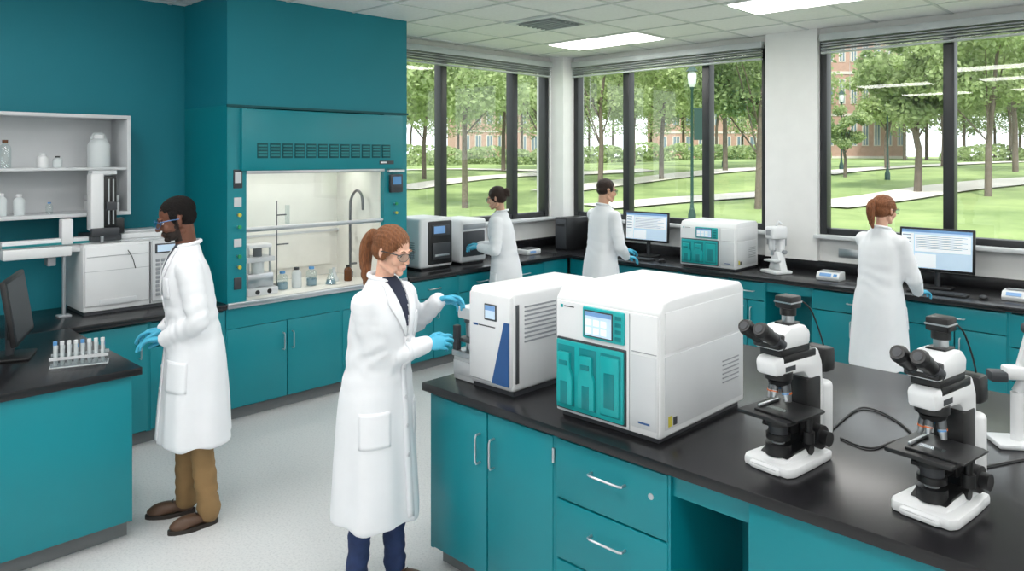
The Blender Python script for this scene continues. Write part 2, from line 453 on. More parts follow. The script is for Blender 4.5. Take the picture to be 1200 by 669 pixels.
    LASH=mat('eyelash',(30,20,16),.7)
    for sx in (-1,1):
        y0=fy(sx*.030,.002)
        b.ell((sx*.030,y0-.006,.0015),(.0130,.0095,.0075),EW)
        b.ell((sx*.030,y0+.0015,-.001),(.0052,.0028,.0056),EI)
        b.ell((sx*.030,y0-.005,.0068),(.0150,.0100,.0052),skin)
        b.ell((sx*.030,y0-.005,-.0078),(.0140,.0085,.0036),skin)
        b.tube([(sx*.017,y0+.0030,.0025),(sx*.030,y0+.0052,.0040),(sx*.043,y0-.001,.0015)],.0011,LASH,n=6,smooth=4)
        b.tube([(sx*q,fy(sx*q,zz)+.0005,zz) for q,zz in ((.013,.021),(.021,.0245),(.030,.0265),(.039,.0255),(.047,.021))],[.0014,.0026,.0026,.0022,.001],hairmat if not beard else beard,n=6,smooth=3)
    b.tube([(q,fy(q,-.0605)-.0012,-.0605+.0012*(1-abs(q)/.022)) for q in (-.020,-.013,-.005,0,.005,.013,.020)],[.0006,.0022,.0028,.0025,.0028,.0022,.0006],lip,n=8,smooth=3)
    b.tube([(q,fy(q,-.0660)-.0014,-.0655-.0010*(1-abs(q)/.02)) for q in (-.018,-.011,0,.011,.018)],[.0006,.0028,.0036,.0028,.0006],lip,n=8,smooth=3)
    b.finish('face_features',parent=root)
    if glasses:
        b=B(); b.M=Mh
        for sx in (-1,1):
            fr=[(sx*.008,.103,.012),(sx*.03,.104,.021),(sx*.056,.094,.018),(sx*.066,.078,.004),(sx*.052,.091,-.016),(sx*.028,.102,-.018),(sx*.012,.104,-.006),(sx*.008,.103,.012)]
            b.tube(fr,.0016,glasses,n=6,smooth=4)
            b.add([Vector(q) for q in fr[:-1]],[tuple(range(7))],LENS)
            b.tube([(sx*.066,.080,.012),(sx*.078,.03,.011),(sx*.082,-.012,.006)],.0026,glasses,n=6,smooth=3)
        b.tube([(-.009,.103,.010),(0,.105,.012),(.009,.103,.010)],.0018,glasses,n=6)
        b.finish('safety_glasses',parent=root)
    o=Org()
    if hair=='short':
        o.ell((0,-.022,.050),(.0765,.0925,.0755)); o.ell((0,-.045,.01),(.071,.063,.062))
        for sx in (-1,1): o.ell((sx*.067,.012,.025),(.011,.022,.035))
    else:
        o.ell((0,-.021,.044),(.0805,.0955,.0830)); o.ell((0,-.045,.0),(.074,.066,.066))
        for sx in (-1,1):
            o.ell((sx*.068,.012,.028),(.0135,.034,.045)); o.ell((sx*.070,-.005,-.008),(.0095,.026,.034))
        if hair=='pony':
            pts=pony or [(0,-.095,.055),(0,-.135,.045),(0,-.158,-.01),(0,-.150,-.09),(0,-.125,-.17),(0,-.11,-.225)]
            rs=[.020,.027,.033,.031,.024,.008]
            q=catmull(pts,2); rr=np.interp(np.linspace(0,1,len(q)),np.linspace(0,1,len(rs)),rs)
            o.chain(q,list(rr))
        if hair=='bun':
            o.ell((0,-.122,.050),(.036,.034,.036)); o.ell((0,-.13,.02),(.024,.022,.030))
    me=o.remesh(.0042,2)
    for v in me.vertices:
        x,y,z=v.co
        if hair=='short': d=.0020*noise.noise(v.co*110)
        else:
            if y>-.11: d=.0012*math.sin(math.atan2(x,z+.02)*46+8*noise.noise(v.co*10))
            else: d=.0025*math.sin(math.atan2(x,y+.16)*9+3*noise.noise(v.co*12))
            d+=.002*noise.noise(v.co*30)
        v.co+=v.normal*d
    put(me,'hair',[hairmat],root,Mh)
    return root
SK1=mat('skin_dark',(104,66,49),0.5,var=.05,spec=.4,sss=.1); SK2=mat('skin_fair',(226,178,154),0.5,var=.05,scale=25,sss=.15); SK3=mat('skin_light',(205,160,134),0.5,var=.04,sss=.15)
LP1=mat('lips_dark',(104,62,56),0.45); LP2=mat('lips_rose',(190,116,108),0.45)
HB=mat('black_hair',(18,15,14),0.8,var=.3,scale=60,bump=.5,bscale=400,spec=.2); HR=mat('auburn_hair',(128,82,52),0.5,var=.4,scale=30,bump=.6,bscale=120,stretch=(6,6,1),spec=.35); HD=mat('dark_brown_hair',(46,32,26),0.5,var=.3,scale=50,bump=.4,bscale=120,stretch=(6,6,1),spec=.3); HR2=mat('red_brown_hair',(134,84,54),0.5,var=.4,scale=30,bump=.6,bscale=120,stretch=(6,6,1),spec=.35)
BE=mat('short_beard',(34,24,20),0.8,var=.3,scale=80)
GB=mat('blue_glasses_frame',(36,96,150),0.35); GD2=mat('dark_glasses_frame',(40,52,62),0.35)
def rd(a,f,z): d=facing(a,f); v=Vector((d.x,d.y,0)); v.z=z; return v.normalized()
f=facing(-.88,-.46); loc=P(229,183,4.12)
make_person('scientist_man',(loc.x,loc.y),f,1.78,True,COAT,.45,.05,P(193,397,4.0),P(192,386,4.22),rd(-1,-.1,-.05),rd(-1,-.15,-.1),Vector((0.3,0,-1)),Vector((0,0,-1)),
    .0,.25,'short',HB,SK1,LP1,KHAKI,SHIRTG,GB,[(-.10,-.04),(.10,.06)],beard=BE,curl=(.3,.45,.35),girth=1.05)
f=facing(.88,-.46); loc=P(441,183,3.46)
make_person('scientist_woman',(loc.x,loc.y),f,1.69,False,COAT,.35,.05,P(514,352,3.62),P(500,403,3.44),rd(1,.1,.05),rd(1,.1,.12),Vector((.2,-.6,-.6)),Vector((-.6,.6,-.5)),
    -.0,.25,'pony',HR,SK2,LP2,JEANS,NAVY,GD2,[(-.09,.06),(.10,-.02)],curl=(.35,.55,.45),girth=1.06)
Q[0]=1.4
f=facing(-.93,.25); loc=P(593,183,7.3)
make_person('scientist_woman',(loc.x,loc.y),f,1.71,False,COAT,.5,.06,P(562,290,7.25),P(562,287,7.5),rd(-1,.1,.1),rd(-1,.3,.1),Vector((0,0,-1)),Vector((0,0,-1)),
    0,.2,'bun',HD,SK3,LP2,DARKT,NAVY,GD2,[(-.09,0),(.09,.04)])
f=facing(.86,.50); loc=P(704,183,7.5)
make_person('scientist_man',(loc.x,loc.y),f,1.77,True,COAT,.5,.04,P(736,297,7.85),P(734,301,7.5),rd(.9,.4,-.1),rd(1,.3,-.1),Vector((0,0,-1)),Vector((0,0,-1)),
    -.2,.12,'short',HD,SK3,LP2,DARKT,SHIRTG,GD2,[(-.11,0),(.11,.04)])
f=facing(.84,.54); loc=P(1030,183,5.62)
make_person('scientist_woman',(loc.x,loc.y),f,1.71,False,COAT,.42,.04,P(1084,338,6.0),P(1076,342,5.68),rd(.9,.45,-.05),rd(1,.3,.0),Vector((0,0,-1)),Vector((0,0,-1)),
    -.2,.10,'pony',HR2,SK2,LP2,DARKT,NAVY,GD2,[(-.09,0),(.09,.04)],pony=[(0,-.095,.06),(0,-.132,.055),(0,-.150,.015),(0,-.145,-.04),(0,-.130,-.10),(0,-.115,-.145)],girth=1.03)
# ---------------------------------------------------------------- ROOM
XA=-6.15; YB=7.2; ZC=3.22; X1=3.6; Y0=-3.2
fm=bpy.data.materials.new('speckled_vinyl'); fm.use_nodes=True; nt=fm.node_tree; bs=nt.nodes['Principled BSDF']
tc=nt.nodes.new('ShaderNodeTexCoord'); n1=nt.nodes.new('ShaderNodeTexNoise'); n1.inputs['Scale'].default_value=75; n1.inputs['Detail'].default_value=5; n1.inputs['Roughness'].default_value=.75
nt.links.new(tc.outputs['Object'],n1.inputs['Vector'])
cr=nt.nodes.new('ShaderNodeValToRGB'); e=cr.color_ramp.elements
e[0].position=.32; e[0].color=(lin(186),lin(188),lin(190),1); e[1].position=.48; e[1].color=(lin(208),lin(210),lin(211),1)
x=e.new(.66); x.color=(lin(215),lin(216),lin(216),1)
nt.links.new(n1.outputs['Fac'],cr.inputs['Fac']); nt.links.new(cr.outputs['Color'],bs.inputs['Base Color']); bs.inputs['Roughness'].default_value=.42
b=B(); b.box(XA-.2,X1+.2,Y0-.2,YB+.2,-.15,0,fm); b.finish('floor')
ctm=mat('ceiling_tile',(240,240,240),0.9,var=0.03,scale=40,bump=0.25,bscale=180)
b=B(); b.box(XA-.2,X1+.2,Y0-.2,YB+.2,ZC,ZC+.25,ctm); b.finish('ceiling')
gm=mat('ceiling_grid_paint',(210,213,213),0.5)
b=B(); g=.61
xs=np.arange(XA+.13,X1,g); ys=np.arange(YB-.55,Y0,-g)
for x in xs: b.box(x-.012,x+.012,Y0,YB,ZC-.006,ZC,gm)
for y in ys: b.box(XA,X1,y-.012,y+.012,ZC-.0065,ZC,gm)
b.finish('trim_ceiling_grid')
LP=mat('light_panel',(255,252,249),0.5,emit=13.8,var=0.0)
def troffer(i,j):
    b=B(); x0=xs[i]+.02;x1=xs[i]+2*g-.02;y1=ys[j]-.02;y0=ys[j]-g+.02
    b.box(x0,x1,y0,y1,ZC-.012,ZC-.007,WHITE); b.box(x0+.03,x1-.03,y0+.03,y1-.03,ZC-.018,ZC-.0121,LP)
    b.finish('ceiling_light')
for i,j in ((1,0),(5,1),(9,0),(13,0),(2,9),(2,13),(5,6),(5,9),(5,13),(9,5),(9,9),(9,13),(13,5),(13,9),(13,13)):
    if j<len(ys)-1 and i<len(xs)-2: troffer(i,j)
b=B(); cx=xs[2]+g*.5; cyy=ys[2]-g*.5
b.box(cx-.29,cx+.29,cyy-.29,cyy+.29,ZC-.014,ZC-.006,WHITE)
for k,rr in enumerate((.22,.15,.08)):
    b.box(cx-rr,cx+rr,cyy-rr,cyy+rr,ZC-.018-k*.004,ZC-.0145-k*.004,(GREY if k%2==0 else WHITE))
for k in range(7): b.box(cx-.2,cx+.2,cyy-.21+k*.06,cyy-.19+k*.06,ZC-.032,ZC-.022,GREY)
b.finish('ceiling_air_vent')
SILL=1.25; TOPW=3.12
b=B(); b.box(XA-.2,XA,Y0,4.2,0,ZC,TEALW); b.finish('wall_left')
b=B(); b.box(XA-.2,XA,4.2,YB+.2,0,SILL,WALLW); b.box(XA-.2,XA,4.2,YB+.2,TOPW,ZC,WALLW); b.box(XA-.2,XA+.02,6.98,YB+.2,SILL,TOPW,WALLW); b.box(XA-.2,XA,4.2,4.3,SILL,TOPW,WALLW)
b.finish('wall_left_windows')
b=B(); b.box(XA,X1+.2,YB,YB+.2,0,SILL,WALLW); b.box(XA,X1+.2,YB,YB+.2,TOPW,ZC,WALLW); b.box(1.2,X1+.2,YB,YB+.2,SILL,TOPW,WALLW)
b.finish('wall_back')
b=B(); b.box(XA,-5.93,YB-.2,YB+.2,SILL,TOPW,WALLW); b.box(XA,-5.93,YB-.2,YB,TOPW,ZC,WALLW); b.finish('wall_corner_column')
b=B(); b.box(-3.40,-2.88,YB-.06,YB+.2,1.0,ZC,WALLW); b.finish('wall_column')
b=B(); b.box(X1,X1+.2,Y0,YB,0,ZC,WALLW); b.finish('wall_right')
b=B(); b.box(XA-.2,X1+.2,Y0-.2,Y0,0,ZC,WALLW); b.finish('wall_front')
def window(name,M,x0,x1,mull):
    b=B(); b.M=M; z0,z1=SILL,TOPW
    b.box(x0,x1,-.05,.07,z0,z0+.06,BRONZE,.004); b.box(x0,x1,-.05,.07,z1-.05,z1,BRONZE)
    for m in [x0+.035]+mull+[x1-.035]:
        w=.032 if m in (x0+.035,x1-.035) else .043
        b.box(m-w,m+w,-.06,.05,z0,z1,BRONZE,.004)
    b.box(x0,x1,-.002,.002,z0+.05,z1-.05,GLASS)
    b.box(x0-.02,x1+.02,-.17,-.05,z0-.03,z0+.004,WHITE2,.005)
    b.box(x0+.03,x1-.03,-.15,-.08,z1-.03,z1+.035,BLIND,.004)
    for k in range(7):
        b.rbox(((x0+x1)/2,-.115,z1-.042-k*.013),(x1-x0-.08,.05,.004),BLIND if k%2 else GREY,rot=(.15*(-1)**k,0,0))
    b.box(x0+.04,x1-.04,-.14,-.09,z1-.15,z1-.132,BLIND,.003)
    for q in np.linspace(x0+.3,x1-.3,3): b.cyl((q,-.115,z1-.14),(q,-.115,z1-.55 if q<x0+.35 else z1-.17),.002,WHITE,n=6)
    b.finish(name)
MB=Matrix.Translation((0,YB+.06,0))
window('window_1',MB,-5.93,-3.40,[-5.14,-4.10])
window('window_2',MB,-2.88,1.2,[-1.78,-.6,.4])
MA=Matrix.Translation((XA-.06,0,0))@Matrix.Rotation(math.pi/2,4,'Z')
window('window_3',MA,4.3,6.98,[5.27,6.38])
b=B(); b.box(X1-.015,X1,Y0,YB,0,.1,GREY); b.finish('baseboard_right')
b=B(); b.box(XA,X1,Y0,Y0+.015,0,.1,GREY); b.finish('baseboard_front')
b=B(); b.box(-3.38,-3.18,YB-.075,YB-.06,1.12,1.2,STEEL,.003); b.box(-2.7,-2.5,YB-.012,YB,1.05,1.13,STEEL,.003); b.finish('wall_power_outlet')
# ---------------------------------------------------------------- cabinets
def hbar(b,cx,y,z,L=.14):
    b.tube([(cx-L/2,y,z),(cx-L/2,y-.028,z),(cx-L/2+.012,y-.034,z),(cx+L/2-.012,y-.034,z),(cx+L/2,y-.028,z),(cx+L/2,y,z)],.005,STEEL,n=8)
def vbar(b,x,y,zc,L=.13):
    b.tube([(x,y,zc-L/2),(x,y-.028,zc-L/2),(x,y-.034,zc-L/2+.012),(x,y-.034,zc+L/2-.012),(x,y-.028,zc+L/2),(x,y,zc+L/2)],.005,STEEL,n=8)
def cabinets(name,loc,rz,layout,depth,H=.859,toe=.10):
    b=B(); x=0
    g=.004
    for w,t in layout:
        x0=x;x1=x+w; x=x1
        if t=='knee':
            b.box(x0,x1,min(depth-.03,.55),min(depth,.58),0,H,TEAL); b.box(x0,x1,.02,.05,H-.09,H,TEAL); continue
        if t=='gap': continue
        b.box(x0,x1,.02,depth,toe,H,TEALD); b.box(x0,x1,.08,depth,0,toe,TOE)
        b.box(x0-.0005,x0+.018,.003,depth+.001,toe,H,TEAL); b.box(x1-.018,x1+.0005,.003,depth+.001,toe,H,TEAL)
        def pan(a,c,z0,z1): b.box(a+g,c-g,-.002,.02,z0+g,z1-g,TEAL,.003)
        zt=H-.012; zb=toe+.005
        if t=='doors2':
            pan(x0+.006,(x0+x1)/2,zb,zt); pan((x0+x1)/2,x1-.006,zb,zt)
            vbar(b,(x0+x1)/2-.045,0,zt-.17); vbar(b,(x0+x1)/2+.045,0,zt-.17)
            for zz in (zb+.08,zt-.08): b.cyl((x1-.004,-.004,zz-.03),(x1-.004,-.004,zz+.03),.006,STEEL,n=8)
        elif t=='hdoors':
            b.box(x0,x1,.0,.02,zt-.14,H,TEAL)
            pan(x0+.006,(x0+x1)/2,zb,zt-.14); pan((x0+x1)/2,x1-.006,zb,zt-.14)
            vbar(b,(x0+x1)/2-.04,0,zt-.3); vbar(b,(x0+x1)/2+.04,0,zt-.3)
        elif t=='door': pan(x0+.006,x1-.006,zb,zt); vbar(b,x1-.06,0,zt-.17)
        elif t=='dd':
            pan(x0+.006,x1-.006,zt-.17,zt); hbar(b,(x0+x1)/2,0,zt-.085)
            pan(x0+.006,(x0+x1)/2,zb,zt-.17); pan((x0+x1)/2,x1-.006,zb,zt-.17)
            vbar(b,(x0+x1)/2-.04,0,zt-.3); vbar(b,(x0+x1)/2+.04,0,zt-.3)
        elif t.startswith('dr'):
            n=int(t[2:]); hh=(zt-zb)/n
            for i in range(n):
                pan(x0+.006,x1-.006,zb+i*hh,zb+(i+1)*hh); hbar(b,(x0+x1)/2,0,zb+(i+.62)*hh,.16)
            b.cyl((x1-.08,-.004,zt-.1),(x1-.08,.0,zt-.1),.012,STEEL,n=14)
        elif t=='panel': pan(x0,x1,toe,H)
    return b.finish(name,loc,rz)
def top(name,boxes):
    b=B()
    for (x0,x1,y0,y1) in boxes: b.box(x0,x1,y0,y1,.86,.90,BLACK,.004)
    return b.finish(name)
R90=math.pi/2
cabinets('peninsula_cabinet',(-4.13,-2.2,0),R90,[(3.61,'panel')],1.2)
top('black_countertop',[(-5.36,-4.10,-2.22,1.45)])
cabinets('base_cabinet',(-5.40,-2.2,0),R90,[(.9,'doors2'),(.9,'doors2'),(1.0,'doors2'),(.85,'doors2'),(.5,'door'),(.545,'dd')],.745)
top('black_countertop',[(-6.145,-5.365,-2.22,2.495)])
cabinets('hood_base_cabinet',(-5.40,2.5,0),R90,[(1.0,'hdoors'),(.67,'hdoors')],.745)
cabinets('base_cabinet',(-5.40,4.19,0),R90,[(.62,'dd'),(.62,'dd'),(.62,'dd'),(.40,'panel')],.745)
top('black_countertop',[(-6.145,-5.365,4.19,6.43)])
cabinets('base_cabinet',(-5.38,6.47,0),0,[(.65,'dr3'),(.75,'dr3'),(.55,'dr3'),(.35,'dd'),(.42,'knee'),(.75,'dd'),(.7,'dd'),(.75,'dr3'),(.75,'dr3'),(.75,'dd')],.725)
top('black_countertop',[(-6.145,.5,6.435,7.195)])
b=B(); b.box(-6.145,.5,7.17,7.197,.90,1.0,BLACK,.003); b.finish('trim_backsplash')
b=B(); b.box(-6.147,-6.12,4.19,7.16,.90,1.0,BLACK,.003); b.finish('trim_backsplash_side')
ISX0=-2.85; ISY0=2.30
cabinets('island_cabinet',(ISX0+.03,ISY0+.03,0),0,[(.80,'doors2'),(.55,'dr3'),(.30,'knee'),(.62,'panel'),(.8,'doors2'),(.8,'doors2')],1.72)
top('island_countertop',[(ISX0,1.1,ISY0,4.08)])
# ---------------------------------------------------------------- fume hood
b=B(); HW=1.67; HZ=2.38
HI=mat('hood_liner_white',(236,236,230),0.45,var=0.03)
b.box(0,HW,-.02,.745,HZ,ZC-.001,TEALW)
b.box(0,.15,-.02,.745,.90,HZ,TEAL); b.box(1.42,HW,-.02,.745,.90,HZ,TEAL)
b.box(.15,1.42,.72,.745,.90,HZ,HI); b.box(.15,.155,.03,.72,.9,1.9,HI); b.box(1.415,1.42,.03,.72,.9,1.9,HI)
b.box(.15,1.42,.1,.72,1.95,1.97,HI)
b.box(-.006,HW+.006,-.035,-.02,HZ-.012,HZ+.006,TEALD)
b.box(.10,1.60,-.05,.03,1.89,HZ-.02,TEAL,.006)
for k in range(12):
    x0=.22+k*.105; b.box(x0,x0+.088,-.054,-.049,1.985,2.10,TEALD,.004)
    for q in range(4): b.box(x0+.008,x0+.080,-.058,-.053,2.0+q*.025,2.012+q*.025,TEALI2)
b.box(.15,1.42,-.03,.02,1.865,1.892,STEEL,.003)
b.box(.15,1.42,.0,.02,1.42,1.455,STEEL,.004); b.box(.15,1.42,-.012,.0,1.435,1.452,WHITE2,.003)
b.box(.15,1.42,.006,.010,1.46,1.87,SASH)
b.box(.15,1.42,-.03,.72,.865,.90,HI,.006); b.box(0,HW,-.035,.01,.862,.905,STEEL,.006)
b.box(.0,HW,.0,.745,.861,.866,BLACK)
b.box(.25,1.32,.69,.70,1.0,1.75,HI); b.box(.155,1.415,.685,.72,1.30,1.32,WHITE2)
b.box(.045,.115,-.03,-.02,1.76,1.90,BLKG,.004); b.box(.055,.105,-.032,-.028,1.80,1.88,WHITE2)
b.box(.05,.11,-.026,-.02,1.62,1.69,WHITE2,.004); b.box(.05,.11,-.026,-.02,1.32,1.38,WHITE2,.004)
for i,(z,m) in enumerate(((1.56,YEL),(1.47,GREEN),(1.25,GREEN),(1.17,YEL))):
    b.cyl((.08,-.02,z),(.08,-.05,z),.009,STEEL); b.cyl((.08,-.05,z),(.08,-.062,z),.014,m)
b.box(.05,.11,-.03,-.02,1.0,1.09,BLKG,.004); b.box(1.50,1.56,-.03,-.02,1.0,1.1,BLKG,.004)
b.box(1.47,1.60,-.055,-.02,1.68,1.84,BLKG,.004); b.box(1.49,1.58,-.058,-.054,1.75,1.82,LBLUE); b.box(1.45,1.62,-.056,-.02,1.86,1.88,WHITE)
for i,(z,m) in enumerate(((1.58,GREEN),(1.5,YEL),(1.32,YEL),(1.24,GREEN))):
    b.cyl((1.53,-.02,z),(1.53,-.05,z),.009,STEEL); b.cyl((1.53,-.05,z),(1.53,-.06,z),.013,m)
b.box(1.35,1.50,-.054,-.049,1.93,1.96,BLKG); b.box(1.36,1.42,-.0555,-.0535,1.938,1.952,WHITE)
b.finish('fume_hood',(-5.40,2.5,0),R90)
b=B(); b.box(0,1.1,0,.1,-.02,0,WHITE); b.box(.03,1.07,.02,.08,-.026,-.02,mat('hood_lamp',(255,252,244),.5,emit=17,var=0)); b.finish('hood_lamp',(-5.75,2.75,1.948),R90)
def bottle(b,x,y,z,r,h,m,cap=WHITE):
    b.lathe((x,y,z),[(r*.9,0),(r,.01),(r,h*.68),(r*.85,h*.78),(r*.42,h*.86),(r*.42,h*.9)],m)
    b.cyl((x,y,z+h*.88),(x,y,z+h),r*.5,cap)
def erlen(b,x,y,z,r,h,m): b.lathe((x,y,z),[(r*.95,0),(r,.008),(r*.35,h*.7),(r*.3,h*.95),(r*.36,h)],m)
b=B()
b.box(-.13,.13,-.10,.12,0,.06,WHITE2,.01); b.box(-.11,.11,-.06,.1,.06,.17,STEEL,.01); b.box(-.12,.12,-.07,.11,.26,.30,WHITE2,.008)
for sx in (-.09,.09): b.cyl((sx,-.03,.06),(sx,-.03,.38),.008,STEEL)
b.cyl((0,0,.16),(0,0,.27),.05,FROST); b.cyl((0,0,.30),(0,0,.39),.035,STEELD); b.box(-.1,.1,-.055,.08,.37,.40,WHITE,.006)
b.cyl((-.05,-.085,.03),(-.05,-.105,.03),.018,BLK); b.cyl((.05,-.085,.03),(.05,-.105,.03),.018,BLK)
b.finish('rotary_evaporator',(-5.62,2.86,.90),R90)
b=B()
LIQ=mat('clear_liquid',(120,150,166),.1)
for i,(y,r,h,m) in enumerate(((.0,.045,.15,CLEAR),(.13,.04,.17,FROST),(.27,.045,.16,CLEAR))):
    bottle(b,0,y,0,r,h,m,LBLUE if i!=1 else BLKG)
    b.cyl((0,y,.004),(0,y,h*.4),r*.9,LIQ)
erlen(b,.06,.42,0,.05,.13,CLEAR); b.cyl((.06,.42,.004),(.06,.42,.04),.042,LIQ,r2=.032); erlen(b,-.05,.52,0,.045,.12,FROST); bottle(b,.02,.62,0,.035,.14,AMBER,BLK)
b.finish('reagent_bottles',(-5.66,3.10,.90))
b=B(); b.box(-.06,.06,-.06,.06,0,.02,STEELD,.004); b.cyl((0,0,.02),(0,0,.72),.006,STEELD); b.tube([(0,0,.6),(.09,0,.6)],.006,STEELD); b.cyl((.1,0,.52),(.1,0,.68),.02,CLEAR); b.tube([(0,0,.35),(.11,0,.35)],.006,STEELD); b.finish('ring_stand',(-5.85,3.15,.90),R90)
b=B(); b.cyl((0,0,0),(0,0,.05),.025,STEELD); b.tube([(0,0,.03),(0,0,.6),(0,-.02,.72),(0,-.10,.79),(0,-.18,.75),(0,-.2,.62)],.012,STEELD,n=10,smooth=5); b.cyl((.0,0,.12),(.08,0,.12),.01,STEELD); b.finish('gooseneck_faucet',(-5.80,3.85,.90),R90)
# ---------------------------------------------------------------- shelf
b=B(); SX=WHITE2; y0,y1=-.2,1.97; x0,x1=XA+.001,-5.80
b.box(x0,x1,y0,y1,2.27,2.295,SX,.003); b.box(x0,x1,y0,y1,1.575,1.60,SX,.003); b.box(x0,x1,y1-.025,y1,1.60,2.27,SX,.003); b.box(x0,x1,y0,y0+.025,1.6,2.27,SX)
b.box(x0,x0+.012,y0,y1,1.6,2.27,SX); b.box(x0,x1-.01,y0+.025,y1-.025,1.90,1.92,SX,.003); b.box(x0,x1,.85,.875,1.6,2.27,SX,.003)
b.finish('bottle_shelf')
def shelfset(name,items,z):
    b=B()
    for (y,r,h,m,c) in items: bottle(b,0,y,0,r,h,m,c)
    b.finish(name,(-5.93,0,z))
shelfset('plastic_bottles',[(1.22,.035,.19,CLEAR,AMBER),(1.44,.035,.10,WHITE,WHITE),(1.53,.03,.08,FROST,BLK),(1.02,.05,.2,FROST,WHITE),(.6,.06,.2,FROST,WHITE)],1.92)
shelfset('plastic_bottles',[(1.20,.03,.15,FROST,WHITE),(1.30,.035,.14,FROST,WHITE),(1.48,.022,.08,CLEAR,LBLUE),(1.0,.04,.15,AMBER,BLK)],1.60)
b=B(); b.lathe((0,0,0),[(.07,0),(.075,.01),(.075,.16),(.05,.2),(.03,.21)],FROST); b.cyl((0,0,.205),(0,0,.235),.035,WHITE); b.tube([(0,-.05,.2),(0,-.03,.24),(0,.03,.24),(0,.05,.2)],.008,FROST,smooth=4); b.finish('carboy_jug',(-5.95,1.80,1.92))
b=B(); b.box(-.13,.13,-.08,.08,0,.07,WHITE,.005); b.box(-.13,.13,-.08,.08,.075,.12,WHITE2,.005); b.box(.131,.133,-.04,.05,.02,.05,BLKG); b.finish('storage_box',(-5.95,1.82,1.60))
# ---------------------------------------------------------------- gas chromatograph left
b=B()
b.box(0,.66,0,.40,.02,.49,WHITE,.015); b.box(0.01,.65,.01,.39,0,.03,BLKG)
b.box(.01,.43,-.012,.01,.06,.47,WHITE,.008); b.box(.02,.42,-.016,-.010,.40,.403,GREY); b.box(.10,.34,-.018,-.01,.06,.10,WHITE2,.006)
b.box(.005,.435,-.014,-.008,.30,.302,GREY); b.box(.437,.443,-.006,.003,.03,.48,BLKG)
b.box(.45,.65,-.014,.01,.04,.485,WHITE2,.008)
b.box(.47,.63,-.020,-.012,.39,.46,BLKG,.004); b.box(.485,.615,-.022,-.018,.40,.45,SCR)
for i in range(9):
    for j in range(4): b.box(.475+j*.037,.503+j*.037,-.020,-.012,.08+i*.031,.102+i*.031,GREY if j<3 else LBLUE,.003)
b.box(.0,.66,.04,.36,.49,.505,WHITE2,.008); b.box(.25,.62,.06,.34,.505,.545,WHITE,.01); b.box(.28,.56,.10,.28,.545,.56,WHITE2,.006)
b.box(.05,.25,.0,.30,.505,.55,BLKG,.008); b.box(.08,.22,.04,.105,.55,.70,BLKG,.008)
b.box(.05,.135,.00,.10,.58,.98,WHITE,.012); b.box(.135,.22,.01,.10,.60,.96,BLK,.006); b.cyl((.165,.005,.62),(.165,.005,.94),.006,STEEL); b.cyl((.195,.005,.62),(.195,.005,.94),.006,STEEL)
b.box(.145,.215,-.015,.02,.72,.78,BLKG,.006); b.box(.06,.22,.005,.105,.97,1.0,WHITE2,.006); b.box(.22,.28,.04,.105,.55,.66,BLK,.006)
b.box(.05,.23,-.02,.02,.545,.60,BLKG,.006); b.cyl((.12,.0,.545),(.12,.0,.50),.012,STEEL)
b.box(-.12,-.05,.03,.105,.50,.67,WHITE,.008)
b.box(-.46,.06,.05,.13,.49,.54,WHITE,.01); b.box(-.46,.05,.035,.05,.50,.515,TEALI2); b.box(-.46,-.06,.02,.15,.42,.49,WHITE,.01); b.box(-.06,.04,.06,.15,.44,.49,WHITE,.008)
b.box(-.20,-.15,.05,.13,.36,.44,GREY,.005); b.tube([(.25,.05,.5),(.3,-.03,.4),(.33,-.03,.3)],.003,BLK,smooth=5)
b.cyl((-.09,.10,0),(-.09,.10,.44),.012,STEEL); b.box(-.13,-.05,.06,.14,0,.012,GREY,.003)
b.finish('gas_chromatograph',(-5.68,1.62,.90),R90)
def monitor(name,loc,rz,w=.5,h=.32,z=.12,tilt=0.0,blank=False):
    b=B()
    b.M=Matrix.Translation((0,0,z+h/2))@Matrix.Rotation(tilt,4,'X')
    b.box(-w/2,w/2,0,.03,-h/2,h/2,BLK,.008); b.rbox((0,.035,0),(w*.6,.03,h*.6),BLKG,bev=.01)
    b.box(-w/2+.018,w/2-.018,-.002,.001,-h/2+.022,h/2-.018,SCR if not blank else BLKG)
    if not blank:
        b.box(-w/2+.018,w/2-.018,-.0035,-.0015,h/2-.04,h/2-.018,SCRB)
        b.box(-w/2+.018,-w/2+.11,-.0035,-.0015,-h/2+.03,h/2-.05,SCRW)
        b.box(-w/2+.12,w/2-.03,-.0035,-.0015,-.02,h/2-.06,SCRW)
        b.box(-w/2+.12,0,-.0035,-.0015,-h/2+.03,-.04,SCRW)
        for k in range(8): b.box(-w/2+.13,w/2-.05-.01*(k%3)*4,-.0045,-.003,h/2-.075-k*.014,h/2-.07-k*.014,SCRD)
        for k in range(6): b.box(-w/2+.025,-w/2+.09,-.0045,-.003,h/2-.07-k*.03,h/2-.06-k*.03,SCRD)
    b.M=Matrix()
    b.cyl((0,.05,.01),(0,.05,z+h*.45),.022,BLKG); b.box(-.12,.12,-.06,.12,0,.014,BLK,.006); b.box(-.04,.04,.03,.06,z,z+h*.6,BLK,.006)
    return b.finish(name,loc,rz)
monitor('desktop_monitor',(-4.80,1.06,.90),math.radians(158),w=.50,h=.35,z=.10,tilt=-.15,blank=True)
b=B(); b.box(-.13,.13,-.045,.045,0,.008,ACR); b.box(-.13,.13,-.045,.045,.045,.05,ACR); b.box(-.13,-.125,-.045,.045,0,.05,ACR); b.box(.125,.13,-.045,.045,0,.05,ACR)
b.box(-.13,.13,-.047,-.044,0,.05,ACR); b.box(-.135,.135,-.05,.05,0,.004,WHITE2); b.box(-.135,.135,-.048,-.043,.04,.055,WHITE2); b.box(-.135,.135,.043,.048,.04,.055,WHITE2)
